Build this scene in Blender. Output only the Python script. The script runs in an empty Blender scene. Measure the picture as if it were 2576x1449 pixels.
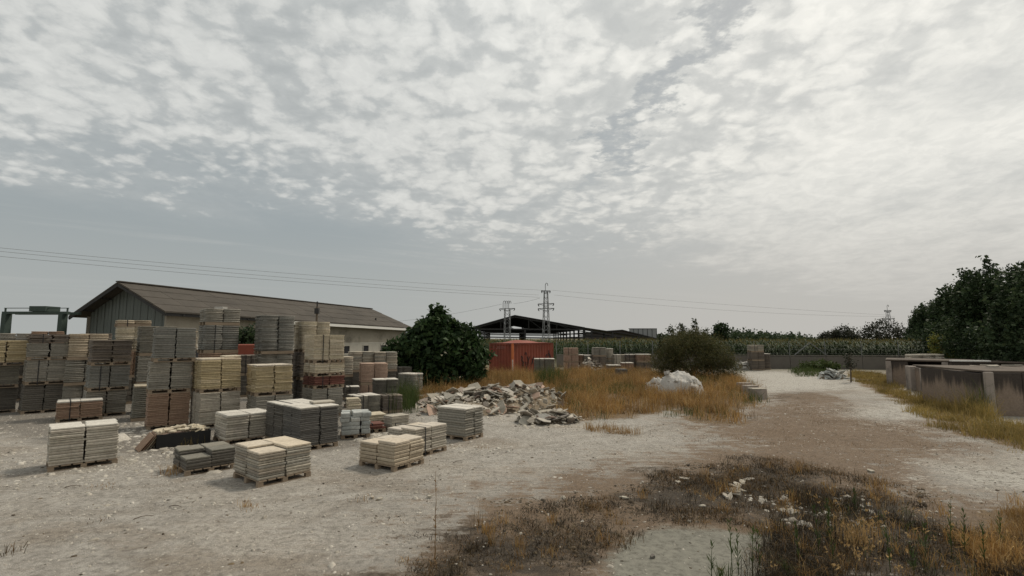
import bpy, math, random
import numpy as np
from mathutils import Vector, Matrix

random.seed(7)
RNG = np.random.default_rng(7)
scene = bpy.context.scene
COL = scene.collection
R = math.radians

# ------------------------------------------------------------------ camera
CAM_H = 3.0
PITCH = R(5.61)
cam_d = bpy.data.cameras.new('camera')
cam_d.lens = 18.0
cam_d.sensor_width = 36.0
cam_d.clip_start = 0.05
cam_d.clip_end = 6000
cam = bpy.data.objects.new('camera', cam_d)
cam.location = (0, 0, CAM_H)
cam.rotation_euler = (R(90) + PITCH, 0, 0)
COL.objects.link(cam)
scene.camera = cam

# ------------------------------------------------------------------ light
SUN_AZ, SUN_EL = 48.0, 52.0          # azimuth clockwise from +Y, elevation
sun_d = bpy.data.lights.new('sun', 'SUN')
sun_d.energy = 2.7
sun_d.angle = R(10)
sun_d.color = (1.0, 0.905, 0.77)
sun = bpy.data.objects.new('sun', sun_d)
sv = Vector((math.sin(R(SUN_AZ)) * math.cos(R(SUN_EL)), math.cos(R(SUN_AZ)) * math.cos(R(SUN_EL)), math.sin(R(SUN_EL))))
sun.rotation_euler = sv.to_track_quat('Z', 'Y').to_euler()
sun.location = sv * 60
COL.objects.link(sun)

scene.view_settings.view_transform = 'Standard'
scene.view_settings.look = 'None'
scene.view_settings.gamma = 1.0
scene.view_settings.exposure = -0.25
scene.view_settings.use_curve_mapping = False


class NT:
    """small helper to write node trees as expressions"""
    dims = '3D'

    def __init__(s, tree):
        s.t = tree
        tree.nodes.clear()

    def n(s, kind, **kw):
        nd = s.t.nodes.new(kind)
        for k, v in kw.items():
            setattr(nd, k, v)
        return nd

    def put(s, sock, v):
        if isinstance(v, bpy.types.NodeSocket):
            s.t.links.new(v, sock)
        elif v is not None:
            if sock.type == 'RGBA' and len(v) == 3:
                v = (*v, 1.0)
            sock.default_value = v

    def m(s, op, a, b=None, c=None, clamp=False):
        nd = s.n('ShaderNodeMath', operation=op, use_clamp=clamp)
        for i, v in enumerate((a, b, c)):
            if v is not None:
                s.put(nd.inputs[i], v)
        return nd.outputs[0]

    def mix(s, f, a, b, mode='MIX'):
        nd = s.n('ShaderNodeMix', data_type='RGBA', blend_type=mode)
        s.put(nd.inputs[0], f)
        s.put(nd.inputs[6], a)
        s.put(nd.inputs[7], b)
        return nd.outputs[2]

    def noise(s, vec, scale, detail=4, rough=.55, dist=0.0, lac=2.0):
        nd = s.n('ShaderNodeTexNoise', noise_dimensions=s.dims)
        if vec is not None:
            s.put(nd.inputs['Vector'], vec)
        for k, v in (('Scale', scale), ('Detail', detail), ('Roughness', rough), ('Distortion', dist), ('Lacunarity', lac)):
            s.put(nd.inputs[k], v)
        return nd.outputs['Fac']

    def ss(s, v, lo, hi, a=0.0, b=1.0):
        nd = s.n('ShaderNodeMapRange', interpolation_type='SMOOTHSTEP')
        s.put(nd.inputs[0], v)
        for i, x in enumerate((lo, hi, a, b)):
            s.put(nd.inputs[i + 1], x)
        return nd.outputs[0]

    def comb(s, x, y, z):
        nd = s.n('ShaderNodeCombineXYZ')
        for i, v in enumerate((x, y, z)):
            s.put(nd.inputs[i], v)
        return nd.outputs[0]

    def sep(s, v):
        nd = s.n('ShaderNodeSeparateXYZ')
        s.put(nd.inputs[0], v)
        return nd.outputs

    def ramp(s, f, stops, mode='LINEAR'):
        nd = s.n('ShaderNodeValToRGB')
        r = nd.color_ramp
        r.interpolation = mode
        while len(r.elements) < len(stops):
            r.elements.new(.5)
        for e, (p, c) in zip(r.elements, stops):
            e.position = p
            e.color = (*c, 1.0)
        s.put(nd.inputs[0], f)
        return nd.outputs[0]


# ------------------------------------------------------------------ sky: pale Nishita air with an altocumulus deck
world = bpy.data.worlds.new('World')
scene.world = world
world.use_nodes = True
k = NT(world.node_tree)
k.dims = '2D'
out = k.n('ShaderNodeOutputWorld')
bg = k.n('ShaderNodeBackground')
bg.inputs['Strength'].default_value = 0.1
k.t.links.new(bg.outputs[0], out.inputs[0])
sky = k.n('ShaderNodeTexSky')
sky.sky_type = 'NISHITA'
sky.sun_disc = False
sky.sun_elevation = R(SUN_EL)
sky.sun_rotation = R(SUN_AZ)
sky.air_density = 1.0
sky.dust_density = 3.0
sky.ozone_density = 1.0
tc = k.n('ShaderNodeTexCoord')
dx, dy, dz = k.sep(tc.outputs['Generated'])
zc = k.m('MAXIMUM', dz, 0.012)
zq = k.m('ADD', zc, 0.02)
px, py = k.m('DIVIDE', dx, zq), k.m('DIVIDE', dy, zq)
P = k.comb(px, py, 0.0)
zl = k.m('ADD', zc, 0.19)
PL = k.comb(k.m('MULTIPLY', k.m('DIVIDE', dx, zl), 1.35), k.m('MULTIPLY', k.m('DIVIDE', dy, zl), 1.35), 0.0)
# edge of the deck: clouds on the near side of an oblique line, clear air beyond it
edge_n = k.noise(P, 0.5, 6, .6)
wob = k.m('MULTIPLY', k.m('SUBTRACT', edge_n, .5), 4.6)
d_edge = k.m('ADD', k.m('SUBTRACT', 4.9, k.m('SUBTRACT', py, k.m('MULTIPLY', px, .76))), wob)
deck = k.ss(d_edge, -1.5, 2.0)
# rift through the deck
warp = k.m('MULTIPLY', k.m('SUBTRACT', k.noise(P, 2.4, 6, .66), .5), .85)
rift_c = k.m('ABSOLUTE', k.m('ADD', k.m('SUBTRACT', px, k.m('SUBTRACT', .70, k.m('MULTIPLY', py, .075))), warp))
rift = k.m('MULTIPLY', k.m('SUBTRACT', 1.0, k.ss(rift_c, .0, .10)), k.ss(py, 3.6, 2.4))
# lumps: rounded cells of two sizes, broken by finer noise
Pw = k.n('ShaderNodeVectorMath', operation='ADD')
wn = k.n('ShaderNodeTexNoise', noise_dimensions='2D')
k.put(wn.inputs['Vector'], PL)
wn.inputs['Scale'].default_value = 5.0
wn.inputs['Detail'].default_value = 5
wv = k.n('ShaderNodeVectorMath', operation='MULTIPLY')
k.put(wv.inputs[0], wn.outputs['Color'])
wv.inputs[1].default_value = (.16, .16, 0)
k.put(Pw.inputs[0], PL)
k.put(Pw.inputs[1], wv.outputs[0])
PW = Pw.outputs[0]


def cells(scale, smooth):
    vo = k.n('ShaderNodeTexVoronoi', feature='SMOOTH_F1', voronoi_dimensions='2D')
    k.put(vo.inputs['Vector'], PW)
    vo.inputs['Scale'].default_value = scale
    vo.inputs['Smoothness'].default_value = smooth
    return k.m('SUBTRACT', 1.0, vo.outputs['Distance'])


c1 = cells(6.6, .35)
c2 = cells(15.0, .4)
fb = k.noise(PL, 4.4, 9, .64)
lump = k.m('ADD', k.m('ADD', k.m('MULTIPLY', c1, .34), k.m('MULTIPLY', c2, .22)), k.m('MULTIPLY', fb, .85))
# towards the right the deck smooths into a veil with faint rolls
veil = k.ss(px, .75, 2.2)
roll = k.noise(k.comb(k.m('ADD', k.m('MULTIPLY', px, 1.0), k.m('MULTIPLY', py, -.25)), k.m('MULTIPLY', py, .55), 1.7), 2.4, 6, .55, .3)
soft_l = k.m('ADD', .52, k.m('MULTIPLY', roll, .5))
lump = k.m('ADD', k.m('MULTIPLY', lump, k.m('SUBTRACT', 1.0, veil)), k.m('MULTIPLY', soft_l, veil))
cov_n = k.noise(P, .75, 4, .55)
dens = k.m('ADD', lump, k.m('ADD', k.m('MULTIPLY', k.m('SUBTRACT', deck, 1.0), .42), k.m('MULTIPLY', k.m('SUBTRACT', cov_n, .5), .34)))
dens = k.m('SUBTRACT', dens, k.m('MULTIPLY', rift, .27))
alpha = k.m('MULTIPLY', k.ss(dens, .34, .80), k.ss(deck, .02, .55))
alpha = k.m('MAXIMUM', alpha, k.m('MULTIPLY', k.m('MULTIPLY', deck, .76), k.m('SUBTRACT', 1.0, rift)))
# thin streaks in the clear part
strk = k.noise(k.comb(k.m('ADD', k.m('MULTIPLY', px, .55), k.m('MULTIPLY', py, -.1)), k.m('ADD', k.m('MULTIPLY', py, 1.5), k.m('MULTIPLY', px, -1.1)), 3.3), .55, 5, .6)
streak = k.m('MULTIPLY', k.ss(strk, .52, .72), .40)
alpha = k.m('MAXIMUM', alpha, streak)
body = k.ss(dens, .42, .98)
cl_col = k.mix(body, (6.2, 6.4, 6.3), (8.6, 8.7, 8.4))
grain = k.noise(PW, 13.0, 6, .6)
cl_col = k.mix(k.ss(grain, .36, .64), k.mix(1.0, cl_col, (.92, .925, .93), 'MULTIPLY'), cl_col)
sdot = k.m('ADD', k.m('ADD', k.m('MULTIPLY', dx, sv.x), k.m('MULTIPLY', dy, sv.y)), k.m('MULTIPLY', dz, sv.z))
glow = k.ss(sdot, .5, 1.0, .97, 1.3)
warmth = k.ss(dx, -.45, .5)
cl_col = k.mix(warmth, cl_col, k.mix(1.0, cl_col, (1.03, 1.0, .965), 'MULTIPLY'))
cl_col = k.mix(1.0, cl_col, k.comb(glow, glow, glow), 'MULTIPLY')
hazy = k.mix(warmth, (4.0, 4.48, 4.55), (5.5, 5.68, 5.5))
air = k.mix(.86, sky.outputs[0], hazy)
col = k.mix(alpha, air, cl_col)
low = k.ss(dz, .27, .0)
hz_col = k.mix(warmth, (4.85, 5.05, 4.9), (6.1, 5.9, 5.5))
col = k.mix(k.m('MULTIPLY', low, .93), col, hz_col)
k.put(bg.inputs['Color'], col)


# ------------------------------------------------------------------ geometry helpers
CP, SP = math.cos(PITCH), math.sin(PITCH)


def ray(u, v):
    """direction through a point of a 2576 x 1449 view of the place"""
    x, up = (u - 1288) / 1288, (724.5 - v) / 1288
    return np.array([x, CP - up * SP, SP + up * CP])


def G(u, v, z=0.0):
    d = ray(u, v)
    t = (z - CAM_H) / d[2]
    return np.array([d[0] * t, d[1] * t, z])


def AT(u, v, y):
    d = ray(u, v)
    t = y / d[1]
    return np.array([d[0] * t, y, CAM_H + d[2] * t])


def link(o, parent=None):
    COL.objects.link(o)
    if parent is not None:
        o.parent = parent
    return o


def tag(o, label=None, cat=None, group=None, kind=None):
    if label: o['label'] = label
    if cat: o['category'] = cat
    if group: o['group'] = group
    if kind or label: o['kind'] = kind or 'thing'
    return o


def empty(name, loc, rz=0.0):
    o = bpy.data.objects.new(name, None)
    o.empty_display_size = .2
    o.location = loc
    o.rotation_euler = (0, 0, rz)
    return link(o)


def np_mesh(name, V, F, mat, smooth=False):
    """V (n,3), F (m,k) arrays"""
    V = np.asarray(V, dtype=np.float32)
    F = np.asarray(F, dtype=np.int32)
    me = bpy.data.meshes.new(name)
    me.vertices.add(len(V))
    me.vertices.foreach_set('co', V.ravel())
    m, kk = F.shape
    me.loops.add(m * kk)
    me.loops.foreach_set('vertex_index', F.ravel())
    me.polygons.add(m)
    me.polygons.foreach_set('loop_start', np.arange(0, m * kk, kk, dtype=np.int32))
    if smooth:
        me.polygons.foreach_set('use_smooth', np.ones(m, dtype=bool))
    me.update(calc_edges=True)
    if mat: me.materials.append(mat)
    return me


def put(name, me, parent=None, loc=(0, 0, 0), rot=(0, 0, 0), scale=(1, 1, 1)):
    o = bpy.data.objects.new(name, me)
    o.location = loc
    o.rotation_euler = rot
    o.scale = scale
    return link(o, parent)


class MB:
    def __init__(s):
        s.v, s.f = [], []

    def add(s, V, F):
        b = len(s.v)
        s.v += [tuple(map(float, p)) for p in V]
        s.f += [tuple(i + b for i in f) for f in F]
        return s

    def box(s, c, size, rz=0.0, rx=0.0, ry=0.0):
        hx, hy, hz = (a / 2 for a in size)
        P_ = [Vector((x, y, z)) for z in (-hz, hz) for x, y in ((-hx, -hy), (hx, -hy), (hx, hy), (-hx, hy))]
        M = Matrix.Rotation(rz, 3, 'Z') @ Matrix.Rotation(ry, 3, 'Y') @ Matrix.Rotation(rx, 3, 'X')
        return s.add([M @ p + Vector(c) for p in P_],
                     [(3, 2, 1, 0), (4, 5, 6, 7), (0, 1, 5, 4), (1, 2, 6, 5), (2, 3, 7, 6), (3, 0, 4, 7)])

    def quad(s, a, b, c, d):
        return s.add([a, b, c, d], [(0, 1, 2, 3)])

    def bar(s, a, b, w, h=None, up=(0, 0, 1)):
        """square bar between two points"""
        a, b = Vector(a), Vector(b)
        h = h or w
        d = (b - a).normalized()
        x = d.cross(Vector(up))
        if x.length < 1e-4: x = d.cross(Vector((1, 0, 0)))
        x.normalize()
        y = x.cross(d).normalized()
        P_ = [p + x * sx * w / 2 + y * sy * h / 2 for p in (a, b) for sx, sy in ((-1, -1), (1, -1), (1, 1), (-1, 1))]
        return s.add(P_, [(3, 2, 1, 0), (4, 5, 6, 7), (0, 1, 5, 4), (1, 2, 6, 5), (2, 3, 7, 6), (3, 0, 4, 7)])

    def tube(s, pts, rad, n=6):
        pts = [Vector(p) for p in pts]
        if not hasattr(rad, '__len__'): rad = [rad] * len(pts)
        V, F = [], []
        for i, p in enumerate(pts):
            d = (pts[min(i + 1, len(pts) - 1)] - pts[max(i - 1, 0)]).normalized()
            x = d.cross(Vector((0, 0, 1)))
            if x.length < 1e-3: x = Vector((1, 0, 0))
            x.normalize()
            y = x.cross(d)
            for j in range(n):
                a = 2 * math.pi * j / n
                V.append(p + x * math.cos(a) * rad[i] + y * math.sin(a) * rad[i])
        for i in range(len(pts) - 1):
            for j in range(n):
                F.append((i * n + j, i * n + (j + 1) % n, (i + 1) * n + (j + 1) % n, (i + 1) * n + j))
        F.append(tuple(range(n - 1, -1, -1)))
        F.append(tuple(range((len(pts) - 1) * n, len(pts) * n)))
        return s.add(V, F)

    def prism(s, poly, z0, z1):
        n = len(poly)
        V = [(x, y, z0) for x, y in poly] + [(x, y, z1) for x, y in poly]
        F = [tuple(range(n - 1, -1, -1)), tuple(range(n, 2 * n))] + [(i, (i + 1) % n, n + (i + 1) % n, n + i) for i in range(n)]
        return s.add(V, F)

    def mesh(s, name, mat, smooth=False):
        me = bpy.data.meshes.new(name)
        me.from_pydata(s.v, [], s.f)
        if smooth:
            me.polygons.foreach_set('use_smooth', [True] * len(me.polygons))
        me.update()
        if mat: me.materials.append(mat)
        return me

    def build(s, name, mat, parent=None, loc=(0, 0, 0), rot=(0, 0, 0), smooth=False):
        return put(name, s.mesh(name, mat, smooth), parent, loc, rot)


def vnoise(x, y, seed=0):
    """cheap smooth value noise for numpy arrays"""
    x = np.asarray(x, float); y = np.asarray(y, float)
    xi, yi = np.floor(x).astype(np.int64), np.floor(y).astype(np.int64)
    fx, fy = x - xi, y - yi
    fx = fx * fx * (3 - 2 * fx); fy = fy * fy * (3 - 2 * fy)

    def h(a, b):
        n = (a * 374761393 + b * 668265263 + seed * 144665) & 0x7fffffff
        n = ((n ^ (n >> 13)) * 1274126177) & 0x7fffffff
        return ((n ^ (n >> 16)) & 0xffff) / 65535.0
    return (h(xi, yi) * (1 - fx) + h(xi + 1, yi) * fx) * (1 - fy) + (h(xi, yi + 1) * (1 - fx) + h(xi + 1, yi + 1) * fx) * fy


def fbm(x, y, seed=0, o=4):
    s, a, t = 0, .5, 0
    for i in range(o):
        s = s + a * vnoise(x * 2 ** i, y * 2 ** i, seed + i); t += a; a *= .5
    return s / t


def inside(poly, X, Y):
    """signed distance to polygon, positive inside"""
    X = np.asarray(X, float); Y = np.asarray(Y, float)
    d = np.full(X.shape, 1e9); ins = np.zeros(X.shape, bool)
    n = len(poly)
    for i in range(n):
        ax, ay = poly[i]; bx, by = poly[(i + 1) % n]
        ex, ey = bx - ax, by - ay
        t = np.clip(((X - ax) * ex + (Y - ay) * ey) / (ex * ex + ey * ey + 1e-9), 0, 1)
        d = np.minimum(d, np.hypot(X - ax - t * ex, Y - ay - t * ey))
        c = ((ay > Y) != (by > Y)) & (X < ex * (Y - ay) / (by - ay + 1e-12) + ax)
        ins ^= c
    return np.where(ins, d, -d)


def gpoly(pts):
    return [tuple(G(u, v)[:2]) for u, v in pts]


def scatter(poly, n, seed, soft=0.0, dens=None):
    rg = np.random.default_rng(seed)
    a = np.array(poly)
    lo, hi = a.min(0) - soft, a.max(0) + soft
    res = np.zeros((0, 2))
    while len(res) < n:
        p = rg.uniform(lo, hi, (n * 3, 2))
        d = inside(poly, p[:, 0], p[:, 1]) + (fbm(p[:, 0] * .9, p[:, 1] * .9, seed) - .5) * soft * 2.4
        kp = d > 0
        if dens is not None:
            kp &= rg.uniform(0, 1, len(p)) < dens(p[:, 0], p[:, 1])
        res = np.concatenate([res, p[kp]])
    return res[:n]


# ------------------------------------------------------------------ materials
def mat_base(name, rough=.85):
    m = bpy.data.materials.new(name)
    m.use_nodes = True
    q = NT(m.node_tree)
    o = q.n('ShaderNodeOutputMaterial')
    b = q.n('ShaderNodeBsdfPrincipled')
    b.inputs['Roughness'].default_value = rough
    b.inputs['Specular IOR Level'].default_value = .3
    q.t.links.new(b.outputs[0], o.inputs[0])
    q.b, q.o = b, o
    return m, q


def bump(q, h, strength=.4, dist=.02):
    bn = q.n('ShaderNodeBump')
    bn.inputs['Strength'].default_value = strength
    bn.inputs['Distance'].default_value = dist
    q.put(bn.inputs['Height'], h)
    q.put(q.b.inputs['Normal'], bn.outputs[0])


def pos(q):
    return q.n('ShaderNodeNewGeometry').outputs['Position']


def rnd(q):
    oi = q.n('ShaderNodeObjectInfo').outputs['Random']
    isl = q.n('ShaderNodeNewGeometry').outputs['Random Per Island']
    return q.m('FRACT', q.m('ADD', oi, q.m('MULTIPLY', isl, 7.31)))


def stone(name, cols, stain=.35, dirt=(.10, .085, .065), tint_noise=1.3):
    m, q = mat_base(name, .9)
    p = pos(q)
    c = q.ramp(rnd(q), [(i / max(1, len(cols) - 1), cc) for i, cc in enumerate(cols)])
    n1 = q.noise(p, tint_noise, 5, .65)
    c = q.mix(q.m('MULTIPLY', q.ss(n1, .48, .72), stain), c, dirt)
    n2 = q.noise(p, 16, 5, .7)
    c = q.mix(1.0, c, q.ramp(n2, [(.25, (.62, .61, .59)), (.75, (1.12, 1.11, 1.09))]), 'MULTIPLY')
    q.put(q.b.inputs['Base Color'], c)
    bump(q, q.noise(p, 45, 6, .7), .55, .012)
    return m


def flat(name, col, rough=.7, var=.25, scale=3.0, metal=0.0, dirt=None, dirt_amt=.4):
    m, q = mat_base(name, rough)
    p = pos(q)
    n = q.noise(p, scale, 6, .65)
    c = q.mix(n, tuple(x * (1 - var) for x in col), tuple(x * (1 + var) for x in col))
    if dirt:
        c = q.mix(q.m('MULTIPLY', q.ss(q.noise(p, scale * .45, 6, .7), .45, .7), dirt_amt), c, dirt)
    q.put(q.b.inputs['Base Color'], c)
    q.b.inputs['Metallic'].default_value = metal
    bump(q, q.noise(p, scale * 9, 5, .65), .3, .01)
    return m


def leafy(name, cols, trans=.25, rough=.6, nsc=.7, lo=.72, hi=1.2):
    m, q = mat_base(name, rough)
    q.b.inputs['Specular IOR Level'].default_value = .12
    g = q.n('ShaderNodeNewGeometry')
    c = q.ramp(g.outputs['Random Per Island'], [(i / max(1, len(cols) - 1), cc) for i, cc in enumerate(cols)])
    n = q.noise(g.outputs['Position'], nsc, 4, .65)
    c = q.mix(1.0, c, q.ramp(n, [(.32, (lo, lo, lo)), (.68, (hi, hi, hi * .96))]), 'MULTIPLY')
    q.put(q.b.inputs['Base Color'], c)
    tr = q.n('ShaderNodeBsdfTranslucent')
    q.put(tr.inputs[0], c)
    mx = q.n('ShaderNodeMixShader')
    mx.inputs[0].default_value = trans
    q.t.links.new(q.b.outputs[0], mx.inputs[1])
    q.t.links.new(tr.outputs[0], mx.inputs[2])
    q.t.links.new(mx.outputs[0], q.o.inputs[0])
    return m


M = {}
M['grey'] = stone('grey_stone', [(.255, .242, .21), (.315, .298, .258), (.28, .268, .235), (.36, .335, .285)])
M['blue'] = stone('blue_grey_stone', [(.185, .187, .172), (.235, .235, .214), (.21, .207, .19), (.27, .262, .235)])
M['dark'] = stone('dark_grey_stone', [(.115, .107, .093), (.15, .138, .12), (.13, .121, .105), (.17, .156, .135)])
M['green'] = stone('greenish_stone', [(.175, .168, .142), (.22, .208, .175), (.19, .183, .155), (.245, .23, .19)])
M['yellow'] = stone('yellow_stone', [(.44, .355, .21), (.50, .42, .27), (.46, .375, .225), (.55, .47, .33)], .3)
M['cream'] = stone('cream_stone', [(.50, .44, .32), (.58, .52, .40), (.53, .46, .35), (.62, .57, .47)], .3)
M['white'] = stone('pale_stone', [(.40, .37, .31), (.48, .445, .375), (.44, .40, .34), (.54, .50, .43)], .3)
M['mixed'] = stone('mixed_stone', [(.33, .315, .275), (.46, .42, .345), (.27, .255, .225), (.50, .44, .35), (.30, .265, .22)], .3)
M['tan'] = stone('tan_stone', [(.42, .35, .26), (.50, .43, .33), (.38, .31, .225), (.55, .48, .37)], .3)
M['brown'] = stone('brown_stone', [(.27, .185, .135), (.33, .23, .165), (.30, .20, .145), (.36, .26, .19)], .25)
M['umber'] = stone('umber_stone', [(.165, .14, .115), (.21, .18, .15), (.15, .13, .115), (.245, .205, .165)], .3)
M['slate'] = stone('slate_grey_stone', [(.135, .128, .118), (.165, .157, .143), (.12, .115, .108), (.185, .175, .158)], .2)
M['top'] = stone('sunlit_pale_top_stone', [(.60, .575, .52), (.66, .63, .57), (.63, .60, .54)], .22)  # top slabs paler than the sides: dust, plus sunlight put into the colour
M['toptan'] = stone('sunlit_tan_top_stone', [(.60, .50, .37), (.58, .53, .46), (.64, .55, .42), (.55, .51, .45)], .2)  # tan top slabs, sunlit brightness worked into the colour too
M['pink'] = stone('pink_stone', [(.42, .30, .235), (.47, .34, .265), (.44, .315, .245)], .2)
M['red'] = stone('red_stone', [(.14, .058, .045), (.18, .075, .058), (.12, .052, .04)], .25)
M['whiteblock'] = stone('whitish_block', [(.42, .45, .44), (.52, .54, .52), (.36, .39, .385), (.58, .59, .56)], .35)
M['rubble'] = stone('rubble_stone', [(.36, .325, .275), (.50, .47, .415), (.28, .20, .165), (.42, .405, .37), (.58, .555, .50), (.30, .245, .205), (.24, .225, .20)], .3)
M['rock'] = stone('white_rock', [(.46, .45, .425), (.54, .525, .495)], .3, (.30, .26, .21), 2.0)
M['wood'] = flat('pallet_wood', (.27, .21, .15), .85, .35, 6)
M['strap'] = flat('black_strap', (.02, .02, .022), .5, .2)
M['concrete'] = flat('concrete', (.30, .26, .225), .9, .22, 1.6, dirt=(.06, .052, .045), dirt_amt=.75)
M['conc_dark'] = flat('stained_concrete', (.115, .092, .072), .9, .35, 2.2, dirt=(.035, .03, .027), dirt_amt=.8)
M['blockwall'] = flat('block_wall', (.165, .148, .128), .9, .2, 1.2, dirt=(.10, .09, .08), dirt_amt=.5)
M['steel'] = flat('dark_steel', (.035, .034, .033), .7, .3)
M['galv'] = flat('galvanised_steel', (.20, .205, .205), .6, .2, metal=.2)
M['crane'] = flat('dark_green_paint', (.045, .065, .055), .6, .25)
M['rustred'] = flat('red_container_paint', (.225, .060, .036), .7, .28, 1.4, dirt=(.085, .032, .022), dirt_amt=.6)
M['orange'] = flat('orange_rust', (.50, .15, .055), .7, .3, 4)
M['paintwhite'] = flat('flaking_white_paint', (.55, .50, .46), .7, .2, 5)
M['rooftile'] = flat('weathered_fibre_cement', (.078, .068, .056), .95, .36, .55, dirt=(.048, .043, .036), dirt_amt=.6)
M['plaster'] = flat('old_plaster', (.30, .275, .225), .9, .2, .7, dirt=(.12, .11, .09), dirt_amt=.85)
M['plaster2'] = flat('whitewash', (.42, .40, .35), .9, .15, .7, dirt=(.24, .22, .185), dirt_amt=.7)
M['sheet'] = flat('grey_green_sheet', (.125, .14, .13), .6, .18, .6)
M['whitestrip'] = flat('white_fascia', (.70, .69, .65), .6, .1)
M['glass'] = flat('dark_pane', (.03, .03, .035), .25, .2)
M['blackbox'] = flat('black_bitumen', (.018, .018, .018), .8, .3)
M['shed'] = flat('dark_brown_cladding', (.06, .05, .045), .8, .25)
M['panel'] = flat('grey_panel', (.26, .265, .26), .5, .15)
M['bark'] = flat('bark', (.12, .095, .07), .95, .3, 9)
M['paint'] = flat('black_spray_paint', (.012, .011, .012), .7, .2)
M['letter'] = flat('faded_lettering', (.36, .22, .19), .7, .2)
M['fig'] = leafy('fig_leaf', [(.014, .030, .011), (.026, .050, .018), (.05, .085, .032), (.018, .036, .014), (.075, .11, .045)], .25)
M['poplar'] = leafy('poplar_leaf', [(.018, .032, .015), (.032, .053, .023), (.055, .08, .038), (.024, .04, .018), (.08, .105, .05)], .25)
M['tamarisk'] = leafy('tamarisk_leaf', [(.065, .075, .028), (.09, .095, .038), (.05, .058, .024), (.13, .11, .045), (.10, .09, .04)], .3)
M['olive'] = leafy('olive_leaf', [(.035, .045, .025), (.055, .065, .035), (.07, .08, .05)], .2)
M['lime'] = leafy('young_leaf', [(.16, .16, .035), (.11, .13, .03), (.20, .18, .05)], .3)
M['darkbush'] = leafy('dark_bush_leaf', [(.025, .032, .02), (.04, .045, .028), (.055, .05, .035)], .15)
M['corn'] = leafy('corn_leaf', [(.020, .036, .013), (.030, .050, .018), (.046, .066, .024), (.026, .042, .015)], .25)
M['tassel'] = leafy('corn_tassel', [(.15, .13, .045), (.20, .165, .06), (.11, .11, .038)], .2)
M['straw'] = leafy('dry_grass_blade', [(.34, .19, .065), (.42, .25, .09), (.22, .125, .045), (.50, .33, .13), (.29, .155, .05), (.19, .11, .042), (.56, .41, .20)], .3, nsc=.55, lo=.5, hi=1.3)
M['straw2'] = leafy('yellow_grass_blade', [(.36, .25, .085), (.25, .19, .06), (.43, .31, .12), (.18, .155, .05), (.30, .21, .07)], .3, nsc=.6, lo=.45, hi=1.35)
M['brownweed'] = leafy('brown_weed', [(.11, .064, .028), (.17, .098, .04), (.07, .046, .024), (.25, .145, .055), (.05, .038, .024), (.14, .10, .04)], .2, nsc=1.1, lo=.5, hi=1.4)
M['darkweed'] = leafy('dark_weed', [(.022, .019, .014), (.038, .031, .021), (.06, .045, .027)], .15)
M['seed'] = leafy('seed_head', [(.38, .24, .10), (.45, .31, .15), (.30, .19, .08)], .3)
M['greenweed'] = leafy('green_weed', [(.055, .085, .025), (.08, .115, .035), (.045, .065, .02), (.11, .12, .045)], .3)
M['litter'] = leafy('ground_litter', [(.075, .06, .045), (.12, .09, .06), (.055, .048, .04), (.17, .13, .085)], .0, .95)
M['chip'] = stone('stone_chip', [(.40, .37, .32), (.52, .49, .43), (.34, .31, .26), (.62, .59, .53)], .1)

# ------------------------------------------------------------------ ground
BROWN = gpoly([(1760, 1075), (1900, 1030), (1960, 990), (2050, 985), (2120, 1000), (2180, 1050), (2350, 1065), (2470, 1120), (2420, 1150), (2250, 1150),
               (2330, 1240), (2576, 1260), (2700, 1500), (1000, 1500), (1040, 1330), (1200, 1262), (1420, 1225), (1600, 1190), (1760, 1130)])
DARK1 = gpoly([(1000, 1500), (1040, 1350), (1240, 1300), (1420, 1330), (1500, 1400), (1440, 1500)])
DARK2 = gpoly([(1585, 1255), (1640, 1200), (1880, 1165), (2100, 1190), (2240, 1260), (2360, 1330), (2560, 1400), (2600, 1500), (1960, 1500), (1900, 1330), (1800, 1300), (1640, 1290)])
DARK3 = gpoly([(1925, 1000), (1985, 982), (2040, 990), (1960, 1008)])  # dark brown soil spot, the shade on it put into the colour
MUD = gpoly([(1470, 1470), (1520, 1400), (1640, 1345), (1800, 1318), (1930, 1345), (1880, 1400), (1890, 1520), (1480, 1520)])
PALE = gpoly([(2080, 1040), (2140, 1020), (2300, 1018), (2350, 1048), (2200, 1060)])
PALE2 = gpoly([(2300, 1170), (2440, 1135), (2700, 1130), (2700, 1240), (2500, 1240), (2330, 1215)])
ROAD = gpoly([(1860, 940), (1930, 934), (2120, 948), (2130, 975), (1990, 985), (1890, 990), (1870, 960)])
DRY1 = gpoly([(1060, 985), (1120, 960), (1220, 940), (1300, 930), (1440, 935), (1640, 940), (1850, 950), (1885, 985), (1880, 1045), (1840, 1062), (1740, 1058), (1690, 1030), (1560, 1050),
              (1470, 1058), (1400, 1030), (1300, 1000), (1200, 985), (1060, 1010)])
DRY2 = gpoly([(2150, 938), (2225, 945), (2285, 992), (2470, 1060), (2576, 1078), (2700, 1090), (2700, 1170), (2576, 1135), (2420, 1095), (2320, 1040), (2240, 1000), (2150, 955)])
DRY3 = gpoly([(2420, 1449), (2480, 1330), (2576, 1280), (2700, 1290), (2700, 1500), (2420, 1500)])


def axis(fine_lo, fine_hi, step, far):
    a = list(np.arange(fine_lo, fine_hi + 1e-6, step))
    s = step
    lo, hi = [], []
    x = fine_hi
    while x < far:
        s *= 1.35; x += s; hi.append(x)
    s = step; x = fine_lo
    while x > -far:
        s *= 1.35; x -= s; lo.append(x)
    return np.array(lo[::-1] + a + hi)


gx, gy = axis(-24, 30, .17, 3500), axis(3.5, 34, .17, 3500)
GX, GY = np.meshgrid(gx, gy)


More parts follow.
